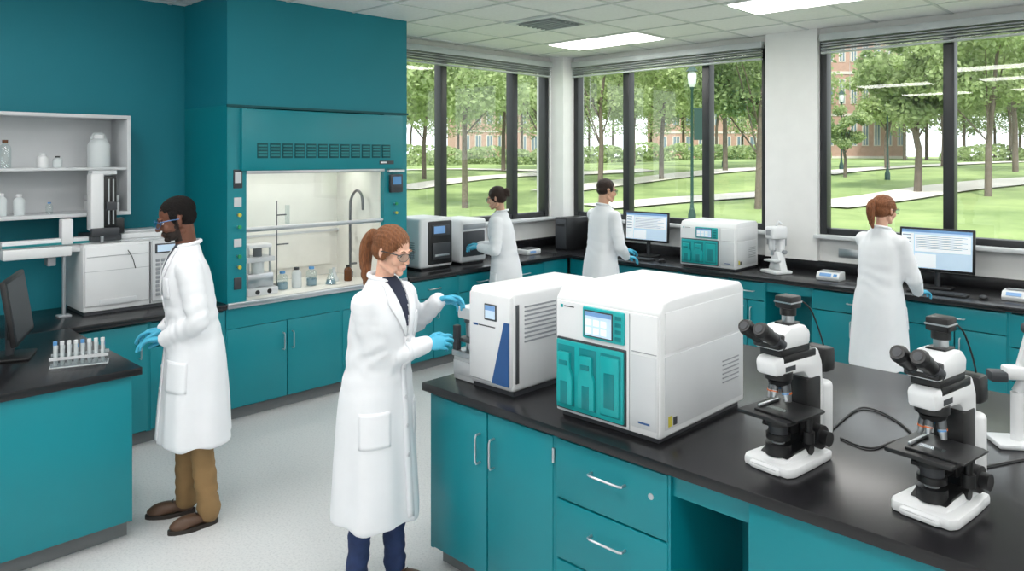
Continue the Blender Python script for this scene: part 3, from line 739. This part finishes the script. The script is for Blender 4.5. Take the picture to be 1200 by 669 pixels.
for i in range(8):
    for j in range(2):
        x=-.11+i*.031; y=-.02+j*.04; hh=.085+.03*((i*3+j)%3==0)
        b.cyl((x,y,.006),(x,y,hh),.009,FROST,n=12); b.cyl((x,y,hh),(x,y,hh+.018),.010,WHITE if (i+j)%4 else LBLUE,n=12)
b.finish('test_tube_rack',(-4.40,1.24,.90),math.radians(70))
# ---------------------------------------------------------------- instruments on wall A right
b=B(); b.box(0,.42,0,.45,.02,.50,WHITE,.03,3); b.box(.10,.40,-.012,.02,.05,.47,BLK,.015); b.box(.14,.36,-.02,-.01,.33,.43,BLKG,.006); b.box(.16,.30,-.023,-.019,.35,.42,SCRB)
b.box(.14,.36,-.03,-.01,.10,.26,BLKG,.01); b.box(.16,.34,-.04,-.03,.13,.15,STEEL,.004); b.box(.03,.39,.02,.43,0,.02,BLK)
for k in range(8): b.box(-.003,.002,.08,.36,.12+k*.02,.128+k*.02,GREY)
b.finish('benchtop_analyzer',(-5.58,4.48,.90),R90)
b=B(); b.box(0,.36,0,.42,.02,.46,WHITE,.03,3); b.box(.03,.33,-.01,.02,.08,.34,BLKG,.015); b.box(.03,.33,-.014,-.008,.36,.41,GREY,.006); b.box(.03,.33,.02,.4,0,.02,BLK)
b.finish('centrifuge',(-5.60,5.02,.90),R90)
b=B(); b.box(-.11,.11,-.09,.09,0,.06,WHITE,.012); b.box(-.09,.09,-.07,.05,.06,.07,BLKG,.004); b.box(-.07,.02,-.094,-.088,.02,.045,SCRB); b.finish('digital_balance',(-5.72,6.15,.90),R90)
b=B(); b.box(-.09,.09,-.2,.2,0,.38,BLK,.008); b.box(-.08,.08,-.204,-.198,.02,.36,BLKG,.004); b.box(-.06,.06,-.207,-.203,.28,.31,BLK); b.finish('computer_tower',(-5.68,6.86,.90),.0)
monitor('desktop_monitor',(-5.25,6.91,.90),math.radians(8),w=.40,h=.27,z=.10)
monitor('desktop_monitor',(-4.66,6.91,.90),math.radians(4),w=.54,h=.33,z=.16,tilt=-.05)
def keyboard(name,loc,rz):
    b=B(); b.box(-.21,.21,-.07,.07,0,.016,BLK,.005)
    for i in range(14):
        for j in range(4): b.box(-.2+i*.0285,-.2+i*.0285+.024,-.06+j*.03,-.06+j*.03+.025,.016,.021,BLKG,.0)
    return b.finish(name,loc,rz)
def mouse(loc,rz):
    b=B(); b.ell((0,0,.018),(.03,.052,.018),BLK); b.box(-.028,.028,-.045,.045,0,.010,BLK,.004); b.finish('computer_mouse',loc,rz)
keyboard('computer_keyboard',(-4.62,6.64,.90),.05); mouse((-4.30,6.66,.90),.1)
keyboard('computer_keyboard',(-1.72,6.64,.90),.0); mouse((-1.40,6.62,.90),.1)
monitor('desktop_monitor',(-1.80,6.91,.90),math.radians(2),w=.56,h=.36,z=.14,tilt=-.05)
def analyzer(name,loc,rz,W,D_,H,big=False):
    b=B()
    pr=[(0,.02),(0,H-.05),(.03,H-.008),(.08,H),(D_-.03,H),(D_,H-.03),(D_,.02)]
    b.prism(pr,'x',0,W,WHITE,.008 if not big else .012,3)
    b.box(.02,W-.02,.02,D_-.02,0,.022,BLKG)
    b.box(.008,W-.008,-.006,.006,.025,H-.06,WHITE,.006)
    a=W*.04; c=W*.70; T=H*.60; Zb=.045
    # single teal panel with a dark outline, moulded cartridge shapes and two slot openings
    b.box(a-.006,c+.006,-.012,.002,Zb-.008,T+.008,BLKG,.004)
    b.box(a,c,-.024,-.010,Zb,T,TEALI,.006)
    ww=(c-a)/3
    def slot(xa,xb,za,zb2): b.box(xa,xb,-.0255,-.0235,za,zb2,TEALI2,.001)
    for i in range(3):
        x0=a+i*ww
        wide=(.12,.84) if i<2 else (.08,.88)
        xa=x0+ww*wide[0]; xb=x0+ww*wide[1]
        slot(xa-.004,xb+.004,Zb+.018,T-.018)
        if i<2:
            b.prism([(xa,Zb+.025),(xb,Zb+.025),(xb,T*.58),(xb-ww*.12,T*.66),(xb-ww*.12,T*.86),(xa+ww*.06,T*.86),(xa+ww*.06,T*.66),(xa,T*.58)],'y',-.040,-.022,TEALI,.004)
            b.box(xa+ww*.20,xb-ww*.2,-.0425,-.039,T*.22,T*.50,TEALI2,.002)
            b.box(xa+ww*.14,xb-ww*.2,-.044,-.038,T*.70,T*.76,TEALI2,.002)
        else:
            b.box(xa,xb,-.034,-.022,Zb+.025,T-.028,TEALI,.006)
            b.box(xa+ww*.18,xb-ww*.18,-.036,-.033,T*.30,T*.72,TEALI2,.003)
    s0=W*.30; s1=W*.70
    b.box(s0,s1,-.018,-.002,H*.645,H*.88,TEALI,.010); b.box(s0+.012,s1-.05*W/.5,-.021,-.017,H*.665,H*.86,BLKG,.003)
    b.box(s0+.018,s1-.055*W/.5,-.0225,-.0205,H*.675,H*.85,SCR)
    b.box(s0+.018,s1-.055*W/.5,-.0235,-.022,H*.82,H*.85,SCRB)
    for k in range(3):
        for q in range(2): b.box(s0+.024+k*.036*W/.5,s0+.052*1+k*.036*W/.5,-.0235,-.022,H*(.69+q*.06),H*(.735+q*.06),SCRW)
    for k in range(4): b.box(s1-.04*W/.5,s1-.012,-.0215,-.017,H*(.67+k*.05),H*(.70+k*.05),TEALI2,.002)
    b.box(c+.018*W/.5,c+.021*W/.5,-.0075,-.005,.03,H*.88,GREY); b.box(c+.03,W-.012,-.009,-.005,.05,H*.60,WHITE2,.004)
    b.box(c+.03,W-.012,-.0085,-.005,H*.62,H*.625,GREY)
    b.box(W*.06,W*.085,-.0075,-.005,H*.84,H*.865,TEALI); b.box(W*.1,W*.2,-.0075,-.005,H*.85,H*.858,BLKG)
    b.box(W*.82,W*.92,-.0105,-.008,.068,.075,BLUE)
    b.box(W-.001,W+.004,.03,D_-.03,.05,H*.60,WHITE2,.004); b.box(W-.001,W+.0035,.03,D_-.03,H*.62,H-.05,WHITE,.004)
    b.box(W+.003,W+.006,.05,.075,.06,.10,YEL); b.box(W+.003,W+.0062,.085,.11,.06,.09,BLKG)
    for k in range(6): b.box(W+.003,W+.006,D_-.2,D_-.06,H*.25+k*.018,H*.25+k*.018+.006,GREY)
    for sx in (.05,W-.05):
        for sy in (.05,D_-.05): b.cyl((sx,sy,0),(sx,sy,.01),.02,BLK)
    return b.finish(name,loc,rz)
analyzer('benchtop_analyzer',(-4.02,6.56,.90),0,.60,.46,.46)
analyzer('automated_stainer',(-2.09,2.42,.90),0,.52,.67,.55,True)
b=B(); b.box(-.11,.11,-.10,.10,0,.03,WHITE,.012); b.box(-.04,.04,.02,.08,.03,.36,WHITE,.02,3); b.box(-.055,.055,-.09,.09,.32,.44,WHITE,.02,3); b.cyl((0,-.05,.32),(0,-.05,.22),.03,WHITE2); b.cyl((0,-.05,.22),(0,-.05,.17),.015,STEEL); b.box(-.07,.07,-.09,0,.11,.13,WHITE2,.006); b.cyl((-.07,.05,.2),(.07,.05,.2),.02,GREY); b.box(-.03,.03,-.095,-.089,.36,.41,GREY); b.tube([(0,.0,.44),(0,.02,.48),(0,.06,.46)],.010,WHITE2,smooth=4)
b.prism([(-.09,.03),(.09,.03),(.03,.20),(-.03,.20)],'y',-.02,.06,WHITE,.01)
b.finish('stereo_microscope',(-3.12,6.78,.90),math.radians(-25))
def smallbox(name,loc,rz):
    b=B(); b.prism([(-.07,0),(-.08,.03),(-.05,.07),(.07,.075),(.08,.0)],'x',-.10,.10,WHITE,.006); b.rbox((-.02,-.068,.052),(.10,.004,.028),SCRB,rot=(-.65,0,0)); b.rbox((.065,-.068,.052),(.03,.004,.024),LBLUE,rot=(-.65,0,0)); b.box(-.08,.08,-.02,.05,.075,.082,GREY,.003); b.finish(name,loc,rz)
smallbox('ph_meter',(-2.60,6.74,.90),0); smallbox('ph_meter',(-1.20,6.78,.90),.0)
# ---------------------------------------------------------------- island spectrometer
b=B()
W=.43; H=.48; D_=.62
b.box(.14,W,0,D_,.02,H,WHITE,.022,3); b.box(.15,W-.01,.02,D_-.02,0,.02,BLKG)
b.box(.15,W-.006,-.012,.02,.04,H-.02,WHITE,.012)
b.box(.26,.34,-.016,-.010,H*.70,H*.86,BLKG,.004); b.box(.268,.332,-.018,-.015,H*.72,H*.845,SCR); b.box(.268,.332,-.019,-.017,H*.80,H*.845,SCRB)
b.box(.185,.215,-.0145,-.011,H*.63,H*.65,BLUE); b.box(.22,.33,-.0145,-.011,H*.635,H*.645,BLKG)
b.prism([(.31,.05),(.42,.05),(.42,.34),(.39,.34)],'y',-.016,-.008,BLUE)
b.box(.16,.30,-.014,-.010,.05,.055,GREY)
for k in range(9): b.box(W-.001,W+.003,.08,.30,.24+k*.02,.248+k*.02,GREY)
b.box(W-.001,W+.004,.02,.04,.06,H-.06,STEELD)
b.box(0,.15,.02,.40,0,.12,WHITE,.012); b.box(0,.15,.16,.42,.12,.36,WHITE2,.012); b.box(.01,.14,.0,.16,.12,.15,STEEL,.006)
b.box(.02,.14,.03,.18,.30,.36,WHITE,.01); b.cyl((.06,.08,.15),(.06,.08,.28),.022,STEEL); b.cyl((.11,.09,.15),(.11,.09,.24),.012,STEELD)
b.box(.03,.12,.02,.15,.19,.21,STEELD,.004); b.cyl((.06,.08,.28),(.06,.08,.31),.03,STEELD); b.box(.02,.05,.0,.03,.15,.27,BLKG,.004)
b.box(.01,.14,.012,.02,.03,.1,WHITE2,.004)
b.finish('spectrometer',(-2.79,2.43,.90),0)
# ---------------------------------------------------------------- microscopes
def microscope(name,loc,rz):
    b=B()
    b.prism([(-.085,-.15),(.085,-.15),(.10,-.12),(.095,.02),(.085,.14),(-.085,.14),(-.095,.02),(-.10,-.12)],'z',0,.035,WHITE,.010)
    b.prism([(-.16,.0),(-.16,.025),(-.06,.055),(.13,.07),(.145,.0)],'x',-.062,.062,WHITE,.012)
    b.prism([(-.10,.045),(-.06,.060),(.13,.075),(.13,.06),(-.06,.05)],'x',-.055,.055,BLK,.003)
    b.box(-.05,.05,-.158,-.14,.008,.022,BLKG,.003)
    b.cyl((0,-.07,.045),(0,-.07,.085),.044,BLK); b.cyl((0,-.07,.085),(0,-.07,.09),.022,GREY)
    b.prism([(.05,.03),(.15,.03),(.155,.20),(.15,.34),(.12,.40),(-.13,.40),(-.15,.385),(-.14,.335),(.03,.325),(.065,.29),(.07,.2)],'x',-.042,.042,WHITE,.012)
    b.box(-.047,.047,.040,.13,.05,.30,BLK,.010); b.box(-.0435,.0435,-.10,.10,.375,.402,BLK,.004)
    b.box(-.055,.055,.145,.205,.06,.27,WHITE,.02,3); b.box(-.05,.05,.15,.22,.30,.39,BLK,.012)
    for k in range(5): b.box(-.045,.045,.218,.223,.31+k*.013,.316+k*.013,BLKG)
    b.box(-.10,.10,-.17,.06,.185,.200,BLK,.004); b.box(-.05,.12,-.14,.03,.200,.208,BLK,.002); b.box(-.03,.045,-.10,-.075,.208,.210,ACR); b.box(-.05,-.04,-.12,0,.208,.218,STEEL,.002)
    b.box(-.04,.04,.01,.07,.10,.19,BLK,.005); b.cyl((.075,-.0,.185),(.075,0,.09),.012,BLK); b.cyl((.075,0,.13),(.075,0,.09),.020,BLK)
    b.cyl((0,-.07,.185),(0,-.07,.15),.042,BLK); b.cyl((0,-.07,.15),(0,-.07,.12),.034,BLKG); b.cyl((0,-.07,.12),(0,-.07,.10),.042,BLK); b.cyl((.0,-.07,.14),(-.06,-.07,.14),.009,BLK)
    b.box(-.03,.03,-.04,.05,.11,.17,BLK,.006)
    for sx in (-1,1):
        b.cyl((sx*.04,.085,.09),(sx*.078,.085,.09),.042,BLK,n=24); b.cyl((sx*.078,.085,.09),(sx*.105,.085,.09),.026,BLK,n=20); b.cyl((sx*.04,.03,.055),(sx*.068,.03,.055),.018,BLK)
    b.cyl((0,-.07,.34),(0,-.07,.315),.049,BLK,n=28); b.cyl((0,-.065,.318),(0,-.06,.298),.044,BLK,r2=.038,n=28)
    for k in range(5):
        a=math.radians(-90+k*72); dx=math.cos(a);dy=math.sin(a)
        p0=Vector((dx*.024,-.062+dy*.024,.30)); p1=p0+Vector((dx*.012,dy*.012,-.05 - .012*(k%3)))
        b.cyl(p0,p0.lerp(p1,.5),.0125,STEELD,n=16); b.cyl(p0.lerp(p1,.5),p1,.0115,STEEL,r2=.007,n=16); b.cyl(p0.lerp(p1,.55),p0.lerp(p1,.62),.0128,LBLUE if k%2 else ORANGE,n=16)
    b.box(-.044,.044,-.118,.06,.400,.430,BLK,.006)
    b.prism([(-.14,.425),(.05,.425),(.055,.47),(.02,.50),(-.06,.50),(-.15,.465)],'x',-.052,.052,WHITE,.012)
    b.box(-.03,.03,-.05,.02,.498,.506,BLK,.002)
    b.box(.0421,.0435,-.09,-.03,.345,.362,BLKG); b.box(-.0435,-.0421,-.09,-.03,.345,.362,BLKG)
    for sx in (-1,1):
        p0=Vector((sx*.030,-.12,.452)); dd=Vector((0,-.85,.50)).normalized()
        b.cyl(p0-dd*.02,p0+dd*.030,.025,BLKG,n=24); b.cyl(p0+dd*.030,p0+dd*.075,.023,BLK,n=24); b.cyl(p0+dd*.07,p0+dd*.108,.026,BLK,n=24); b.cyl(p0+dd*.108,p0+dd*.125,.028,BLK,r2=.022,n=24)
        b.cyl(p0+dd*.1251,p0+dd*.1265,.014,BLKG,n=20)
    b.box(-.053,.053,-.146,-.105,.430,.480,BLK,.008)
    b.cyl((0,-.01,.50),(0,-.01,.535),.022,STEEL,n=24); b.cyl((0,-.01,.53),(0,-.01,.555),.028,BLK,n=24); b.box(-.034,.034,-.044,.024,.555,.60,BLK,.007); b.box(-.035,.035,-.045,.025,.575,.58,STEEL)
    b.tube([(0,.02,.58),(0,.06,.575),(.02,.10,.54),(.03,.14,.46),(.03,.17,.40)],.003,BLK,smooth=5)
    return b.finish(name,loc,rz)
fd=facing(-.80,-.60)
rz=math.atan2(fd[0],-fd[1])
microscope('compound_microscope',(-1.16,2.63,.90),rz)
microscope('compound_microscope',(-.665,2.62,.90),rz)
b=B(); b.box(-.09,.09,-.07,.07,0,.02,WHITE2,.008); b.cyl((0,0,.02),(0,0,.20),.022,WHITE); b.cyl((0,0,.2),(.03,0,.26),.02,WHITE2); b.box(-.05,.04,-.03,.03,.25,.30,WHITE,.012); b.rbox((.03,0,.36),(.035,.03,.16),WHITE,rot=(0,.25,0),bev=.008); b.cyl((.05,-.03,.44),(.05,.03,.44),.025,BLKG); b.box(-.1,-.04,-.03,.03,.24,.28,BLKG,.008)
b.finish('document_camera',P(1192,183,2.85)*1-Vector((0,0,1.10)),.6)
b=B()
def G(u,t): p=P(u,183,t); return Vector((p.x,p.y,.905))
b.tube([G(975,3.0),G(1010,3.25),G(1050,3.1),G(1085,2.8)],.004,BLK,smooth=8)
b.tube([G(985,2.9),G(1020,2.8),G(1060,2.9),G(1150,3.05)],.004,BLK,smooth=8)
b.tube([G(1130,2.6),G(1165,2.65),G(1200,2.7)],.004,BLK,smooth=8)
b.finish('power_cables')
# ---------------------------------------------------------------- OUTSIDE
def terr(x,y):
    d=math.hypot(max(-6.5-x,0),max(y-7.5,0)); t=max(0,min(1,(d-6)/60))
    z=-.35+2.0*t*t*(3-2*t)+ (.35*noise.noise(Vector((x*.05,y*.05,0))) + .5*noise.noise(Vector((x*.025+5,y*.025,3))))*min(1,d/15)
    return z
def ghit(u,v):
    t=8.0
    while t<160:
        p=P(u,v,t)
        if p.z<=terr(p.x,p.y): return p
        t+=.2
    return P(u,v,160)
gm2=bpy.data.materials.new('grass_lawn'); gm2.use_nodes=True; nt=gm2.node_tree; bs=nt.nodes['Principled BSDF']
tc=nt.nodes.new('ShaderNodeTexCoord'); n1=nt.nodes.new('ShaderNodeTexNoise'); n1.inputs['Scale'].default_value=.25; n1.inputs['Detail'].default_value=8; n1.inputs['Roughness'].default_value=.7
nt.links.new(tc.outputs['Object'],n1.inputs['Vector']); cr=nt.nodes.new('ShaderNodeValToRGB'); e=cr.color_ramp.elements
e[0].position=.35; e[0].color=(lin(108),lin(130),lin(76),1); e[1].position=.65; e[1].color=(lin(148),lin(166),lin(106),1)
nt.links.new(n1.outputs['Fac'],cr.inputs['Fac']); nt.links.new(cr.outputs['Color'],bs.inputs['Base Color']); bs.inputs['Roughness'].default_value=.95
n=110; vs=[];fs=[]
for i in range(n+1):
    for j in range(n+1):
        x=-170+ (i/n)*230; y=-40+(j/n)*230; vs.append((x,y,terr(x,y)))
for i in range(n):
    for j in range(n): fs.append((i*(n+1)+j,(i+1)*(n+1)+j,(i+1)*(n+1)+j+1,i*(n+1)+j+1))
b=B(); b.add(vs,fs,gm2); b.finish('ground_lawn',angle=80)
PATH=mat('concrete_path',(205,200,190),0.9,var=0.05,scale=.5)
def path(pix,w):
    c=[ghit(u,v) for u,v in pix]; c=catmull(c,10); b=B(); vs=[];fs=[]
    for i,p in enumerate(c):
        d=(c[min(i+1,len(c)-1)]-c[max(i-1,0)]); d.z=0; d.normalize(); s=Vector((-d.y,d.x,0))
        for k in range(5):
            q=p+s*w*(k/4-.5); vs.append((q.x,q.y,terr(q.x,q.y)+.07))
    for i in range(len(c)-1):
        for k in range(4): fs.append((i*5+k,i*5+k+1,i*5+k+6,i*5+k+5))
    b.add(vs,fs,PATH); b.finish('footpath')
path([(470,222),(540,212),(610,206),(680,204),(760,200)],2.0)
path([(470,200),(520,199),(600,200),(680,203)],1.5)
path([(640,226),(720,216),(800,206),(880,199),(960,196)],2.2)
path([(700,244),(790,236),(880,230),(960,226)],2.2)
path([(960,243),(1040,233),(1110,222),(1200,213),(1260,210)],2.4)
path([(960,205),(1030,198),(1100,194),(1200,190)],1.8)
def leafmat(name,c0,c1):
    m=bpy.data.materials.new(name); m.use_nodes=True; nt=m.node_tree; b_=nt.nodes['Principled BSDF']
    tc=nt.nodes.new('ShaderNodeTexCoord'); n=nt.nodes.new('ShaderNodeTexNoise'); n.inputs['Scale'].default_value=1.3; n.inputs['Detail'].default_value=5
    oi=nt.nodes.new('ShaderNodeObjectInfo'); ad=nt.nodes.new('ShaderNodeMath'); ad.operation='MULTIPLY_ADD'; ad.inputs[1].default_value=.3
    nt.links.new(tc.outputs['Object'],n.inputs['Vector']); nt.links.new(oi.outputs['Random'],ad.inputs[0]); nt.links.new(n.outputs['Fac'],ad.inputs[2])
    r=nt.nodes.new('ShaderNodeValToRGB'); r.color_ramp.elements[0].position=.35; r.color_ramp.elements[1].position=.9
    r.color_ramp.elements[0].color=tuple(lin(x) for x in c0)+(1,); r.color_ramp.elements[1].color=tuple(lin(x) for x in c1)+(1,)
    nt.links.new(ad.outputs[0],r.inputs['Fac']); nt.links.new(r.outputs['Color'],b_.inputs['Base Color']); b_.inputs['Roughness'].default_value=.6
    tr=nt.nodes.new('ShaderNodeBsdfTranslucent'); nt.links.new(r.outputs['Color'],tr.inputs['Color']); mx=nt.nodes.new('ShaderNodeMixShader'); mx.inputs[0].default_value=.45
    out=nt.nodes['Material Output']; nt.links.new(b_.outputs[0],mx.inputs[1]); nt.links.new(tr.outputs[0],mx.inputs[2]); nt.links.new(mx.outputs[0],out.inputs[0])
    return m
LEAF=leafmat('tree_leaves',(118,140,94),(186,202,146))
BARK=mat('tree_bark',(104,94,84),0.9,var=.2,scale=8,bump=.5,bscale=20)
def tree_mesh(seed,h,cr_,low,nb=30,N=11000):
    rg=np.random.RandomState(seed); b=B()
    tr=[(0,0,-.4),(.05*rg.randn(),.05*rg.randn(),h*.25),(.15*rg.randn(),.15*rg.randn(),h*.5),(.2*rg.randn(),.2*rg.randn(),h*.85)]
    b.tube(tr,[.15,.12,.09,.03],BARK,n=10)
    cs=[]
    for k in range(nb):
        while True:
            q=rg.uniform(-1,1,3)
            if (q**2).sum()<1: break
        c=np.array([q[0]*cr_,q[1]*cr_,low+(h-low)*(.5+.5*q[2])]); cs.append(c)
        if k%4==0:
            st=Vector((0,0,h*(.25+.3*rg.rand()))); b.tube([st,st.lerp(Vector(c),.6)+Vector((0,0,.2)),Vector(c)],[.04,.03,.01],BARK,n=6)
    ci=rg.randint(0,len(cs),N); C_=np.array(cs)[ci]; d=rg.randn(N,3); d/=np.linalg.norm(d,axis=1)[:,None]
    rad=cr_*.38*(rg.rand(N)**.4); pos=C_+d*rad[:,None]*np.array([1,1,.7])
    a=rg.randn(N,3); a/=np.linalg.norm(a,axis=1)[:,None]; bb=np.cross(a,rg.randn(N,3)); bb/=np.linalg.norm(bb,axis=1)[:,None]
    sz=(.07+.08*rg.rand(N))[:,None]
    V=np.stack([pos-a*sz,pos+bb*sz*.6,pos+a*sz,pos-bb*sz*.6],1).reshape(-1,3)
    o=len(b.v); b.v+=[tuple(x) for x in V]; b.f+=[(o+4*i,o+4*i+1,o+4*i+2,o+4*i+3) for i in range(N)]; b.mi+=[b.idx(LEAF)]*N
    ob=b.finish('tree',smooth=False); me=ob.data; bpy.data.objects.remove(ob); return me
TM=[tree_mesh(1,8.5,2.6,3.4),tree_mesh(2,10,3.0,3.8),tree_mesh(3,6.4,1.8,2.2,22,8000),tree_mesh(4,9.0,3.2,3.2),tree_mesh(5,12.0,4.0,2.0,34,12000)]
def tree(u,t,k,sc=1.0):
    p=P(u,183,t); o=bpy.data.objects.new('tree',TM[k%5]); COL.objects.link(o); o.location=(p.x,p.y,terr(p.x,p.y)); o.rotation_euler=(0,0,u*1.7); o.scale=(sc,sc,sc)
for (u,t,k,sc) in [(545,30,3,.95),(497,44,0,1.0),(632,42,1,1.0),(590,50,3,1.1),(703,38,0,1.0),(742,54,1,1.1),(775,42,3,1.0),(888,28,0,.9),(850,46,1,1.1),(915,52,3,1.1),
                  (1075,32,2,1.15),(1040,46,2,1.1),(1105,50,0,1.0),(990,40,2,.62),(1158,30,0,.95),(1190,42,1,1.1),(1215,56,3,1.1),(1290,30,1,1.1),(400,36,0,1.2),(1400,45,1,1.4),(350,50,3,1.4)]:
    tree(u,t,k,sc)
rg=np.random.RandomState(4)
for q,u in enumerate(range(330,1460,36)):
    if 950<u<1060: continue
    tree(u+rg.uniform(-10,10),rg.uniform(76,94),4,rg.uniform(1.0,1.3))
for u,t in ((955,100),(1130,74),(1185,70),(1240,74),(1060,76)): tree(u,t,4,1.1)
b=B()
for u in list(range(470,960,16))+list(range(1120,1300,18)):
    p=P(u+rg.uniform(-6,6),183,68+rg.uniform(-3,4)); z=terr(p.x,p.y)
    r=rg.uniform(1.1,1.9); N=420
    d=rg.randn(N,3); d/=np.linalg.norm(d,axis=1)[:,None]; pos=np.array([p.x,p.y,z+.4])+d*r*np.array([1,1,.7])
    a=rg.randn(N,3); a/=np.linalg.norm(a,axis=1)[:,None]; bb=np.cross(a,rg.randn(N,3)); bb/=np.linalg.norm(bb,axis=1)[:,None]
    sz=.16; V=np.stack([pos-a*sz,pos+bb*sz,pos+a*sz,pos-bb*sz],1).reshape(-1,3)
    o=len(b.v); b.v+=[tuple(x) for x in V]; b.f+=[(o+4*i,o+4*i+1,o+4*i+2,o+4*i+3) for i in range(N)]; b.mi+=[b.idx(LEAF)]*N
b.finish('hedge',smooth=False)
BRICK=mat('brick_facade',(178,146,132),0.9,var=.08,scale=2,bump=.2,bscale=10); STONE=mat('stone_trim',(206,200,192),0.8); WGL=mat('facade_window',(112,130,142),0.15)
def building(u0,u1,t,h,floors,cols,t1=None):
    a=P(u0,183,t); c=P(u1,183,t1 or t); L=(c-a).length; rz=math.atan2(c.y-a.y,c.x-a.x); z0=min(terr(a.x,a.y),terr(c.x,c.y))-.5
    b=B(); b.box(0,L,0,8,0,h,BRICK); b.box(-.2,L+.2,-.2,8.2,h,h+.5,STONE); b.box(-.1,L+.1,-.1,8.1,0,.8,STONE)
    fh=(h-1)/floors; cw=L/cols
    for i in range(floors):
        b.box(-.05,L+.05,-.06,.0,.9+i*fh+fh*.93,.9+i*fh+fh,STONE)
        for j in range(cols):
            x=j*cw+cw*.22; z=1+i*fh+fh*.2
            b.box(x,x+cw*.56,-.05,.02,z,z+fh*.6,STONE); b.box(x+.12,x+cw*.56-.12,-.08,-.05,z+.12,z+fh*.6-.12,WGL)
            b.box(x+cw*.28-.05,x+cw*.28+.05,-.1,-.08,z+.1,z+fh*.6-.1,STONE)
    b.finish('brick_building',(a.x,a.y,z0),rz)
building(966,1062,86,15.5,3,7); building(540,670,112,9,2,10,118); building(770,905,112,9,2,9)
GD=mat('dark_green_metal',(30,62,56),0.45)
def lamppost(u,t,h,ban=True):
    p=P(u,183,t); z=terr(p.x,p.y); b=B(); b.lathe((0,0,0),[(.13,0),(.13,.3),(.07,.5),(.05,.7),(.04,h-.6),(.07,h-.55),(.07,h-.5)],GD,n=12)
    b.lathe((0,0,h-.5),[(.08,0),(.13,.1),(.15,.4),(.10,.5)],FROST,n=12); b.lathe((0,0,h),[(.20,0),(.10,.12),(.03,.25)],GD,n=12)
    if ban: b.box(.06,.45,-.01,.01,h-2.2,h-1.2,GD); b.cyl((0,0,h-1.2),(.48,0,h-1.2),.02,GD)
    b.finish('street_lamp',(p.x,p.y,z),TH)
lamppost(811,24,4.9); lamppost(986,45,4.6,False); lamppost(848,50,5,False); lamppost(1040,38,4.2,False)
# ---------------------------------------------------------------- light / camera
w=bpy.data.worlds.new('World'); scene.world=w; w.use_nodes=True; nt=w.node_tree
bg=nt.nodes['Background']; bg.inputs['Color'].default_value=(.90,.95,1.0,1); bg.inputs['Strength'].default_value=2.4
sl=bpy.data.lights.new('sun','SUN'); sl.energy=4.2; sl.angle=math.radians(3); sl.color=(1,.96,.90); so=bpy.data.objects.new('sun',sl); COL.objects.link(so)
so.rotation_euler=Vector((-.35,.55,-.85)).to_track_quat('-Z','Y').to_euler(); so.location=(0,0,20)
cam=bpy.data.cameras.new('camera'); co=bpy.data.objects.new('camera',cam); COL.objects.link(co)
co.location=(0,0,CH); co.rotation_euler=(math.pi/2,0,TH); cam.sensor_width=36; cam.lens=FP/1200*36; cam.shift_y=-(334.5-HOR)/1200; cam.clip_end=500; cam.clip_start=.05
scene.camera=co
scene.view_settings.view_transform='Standard'
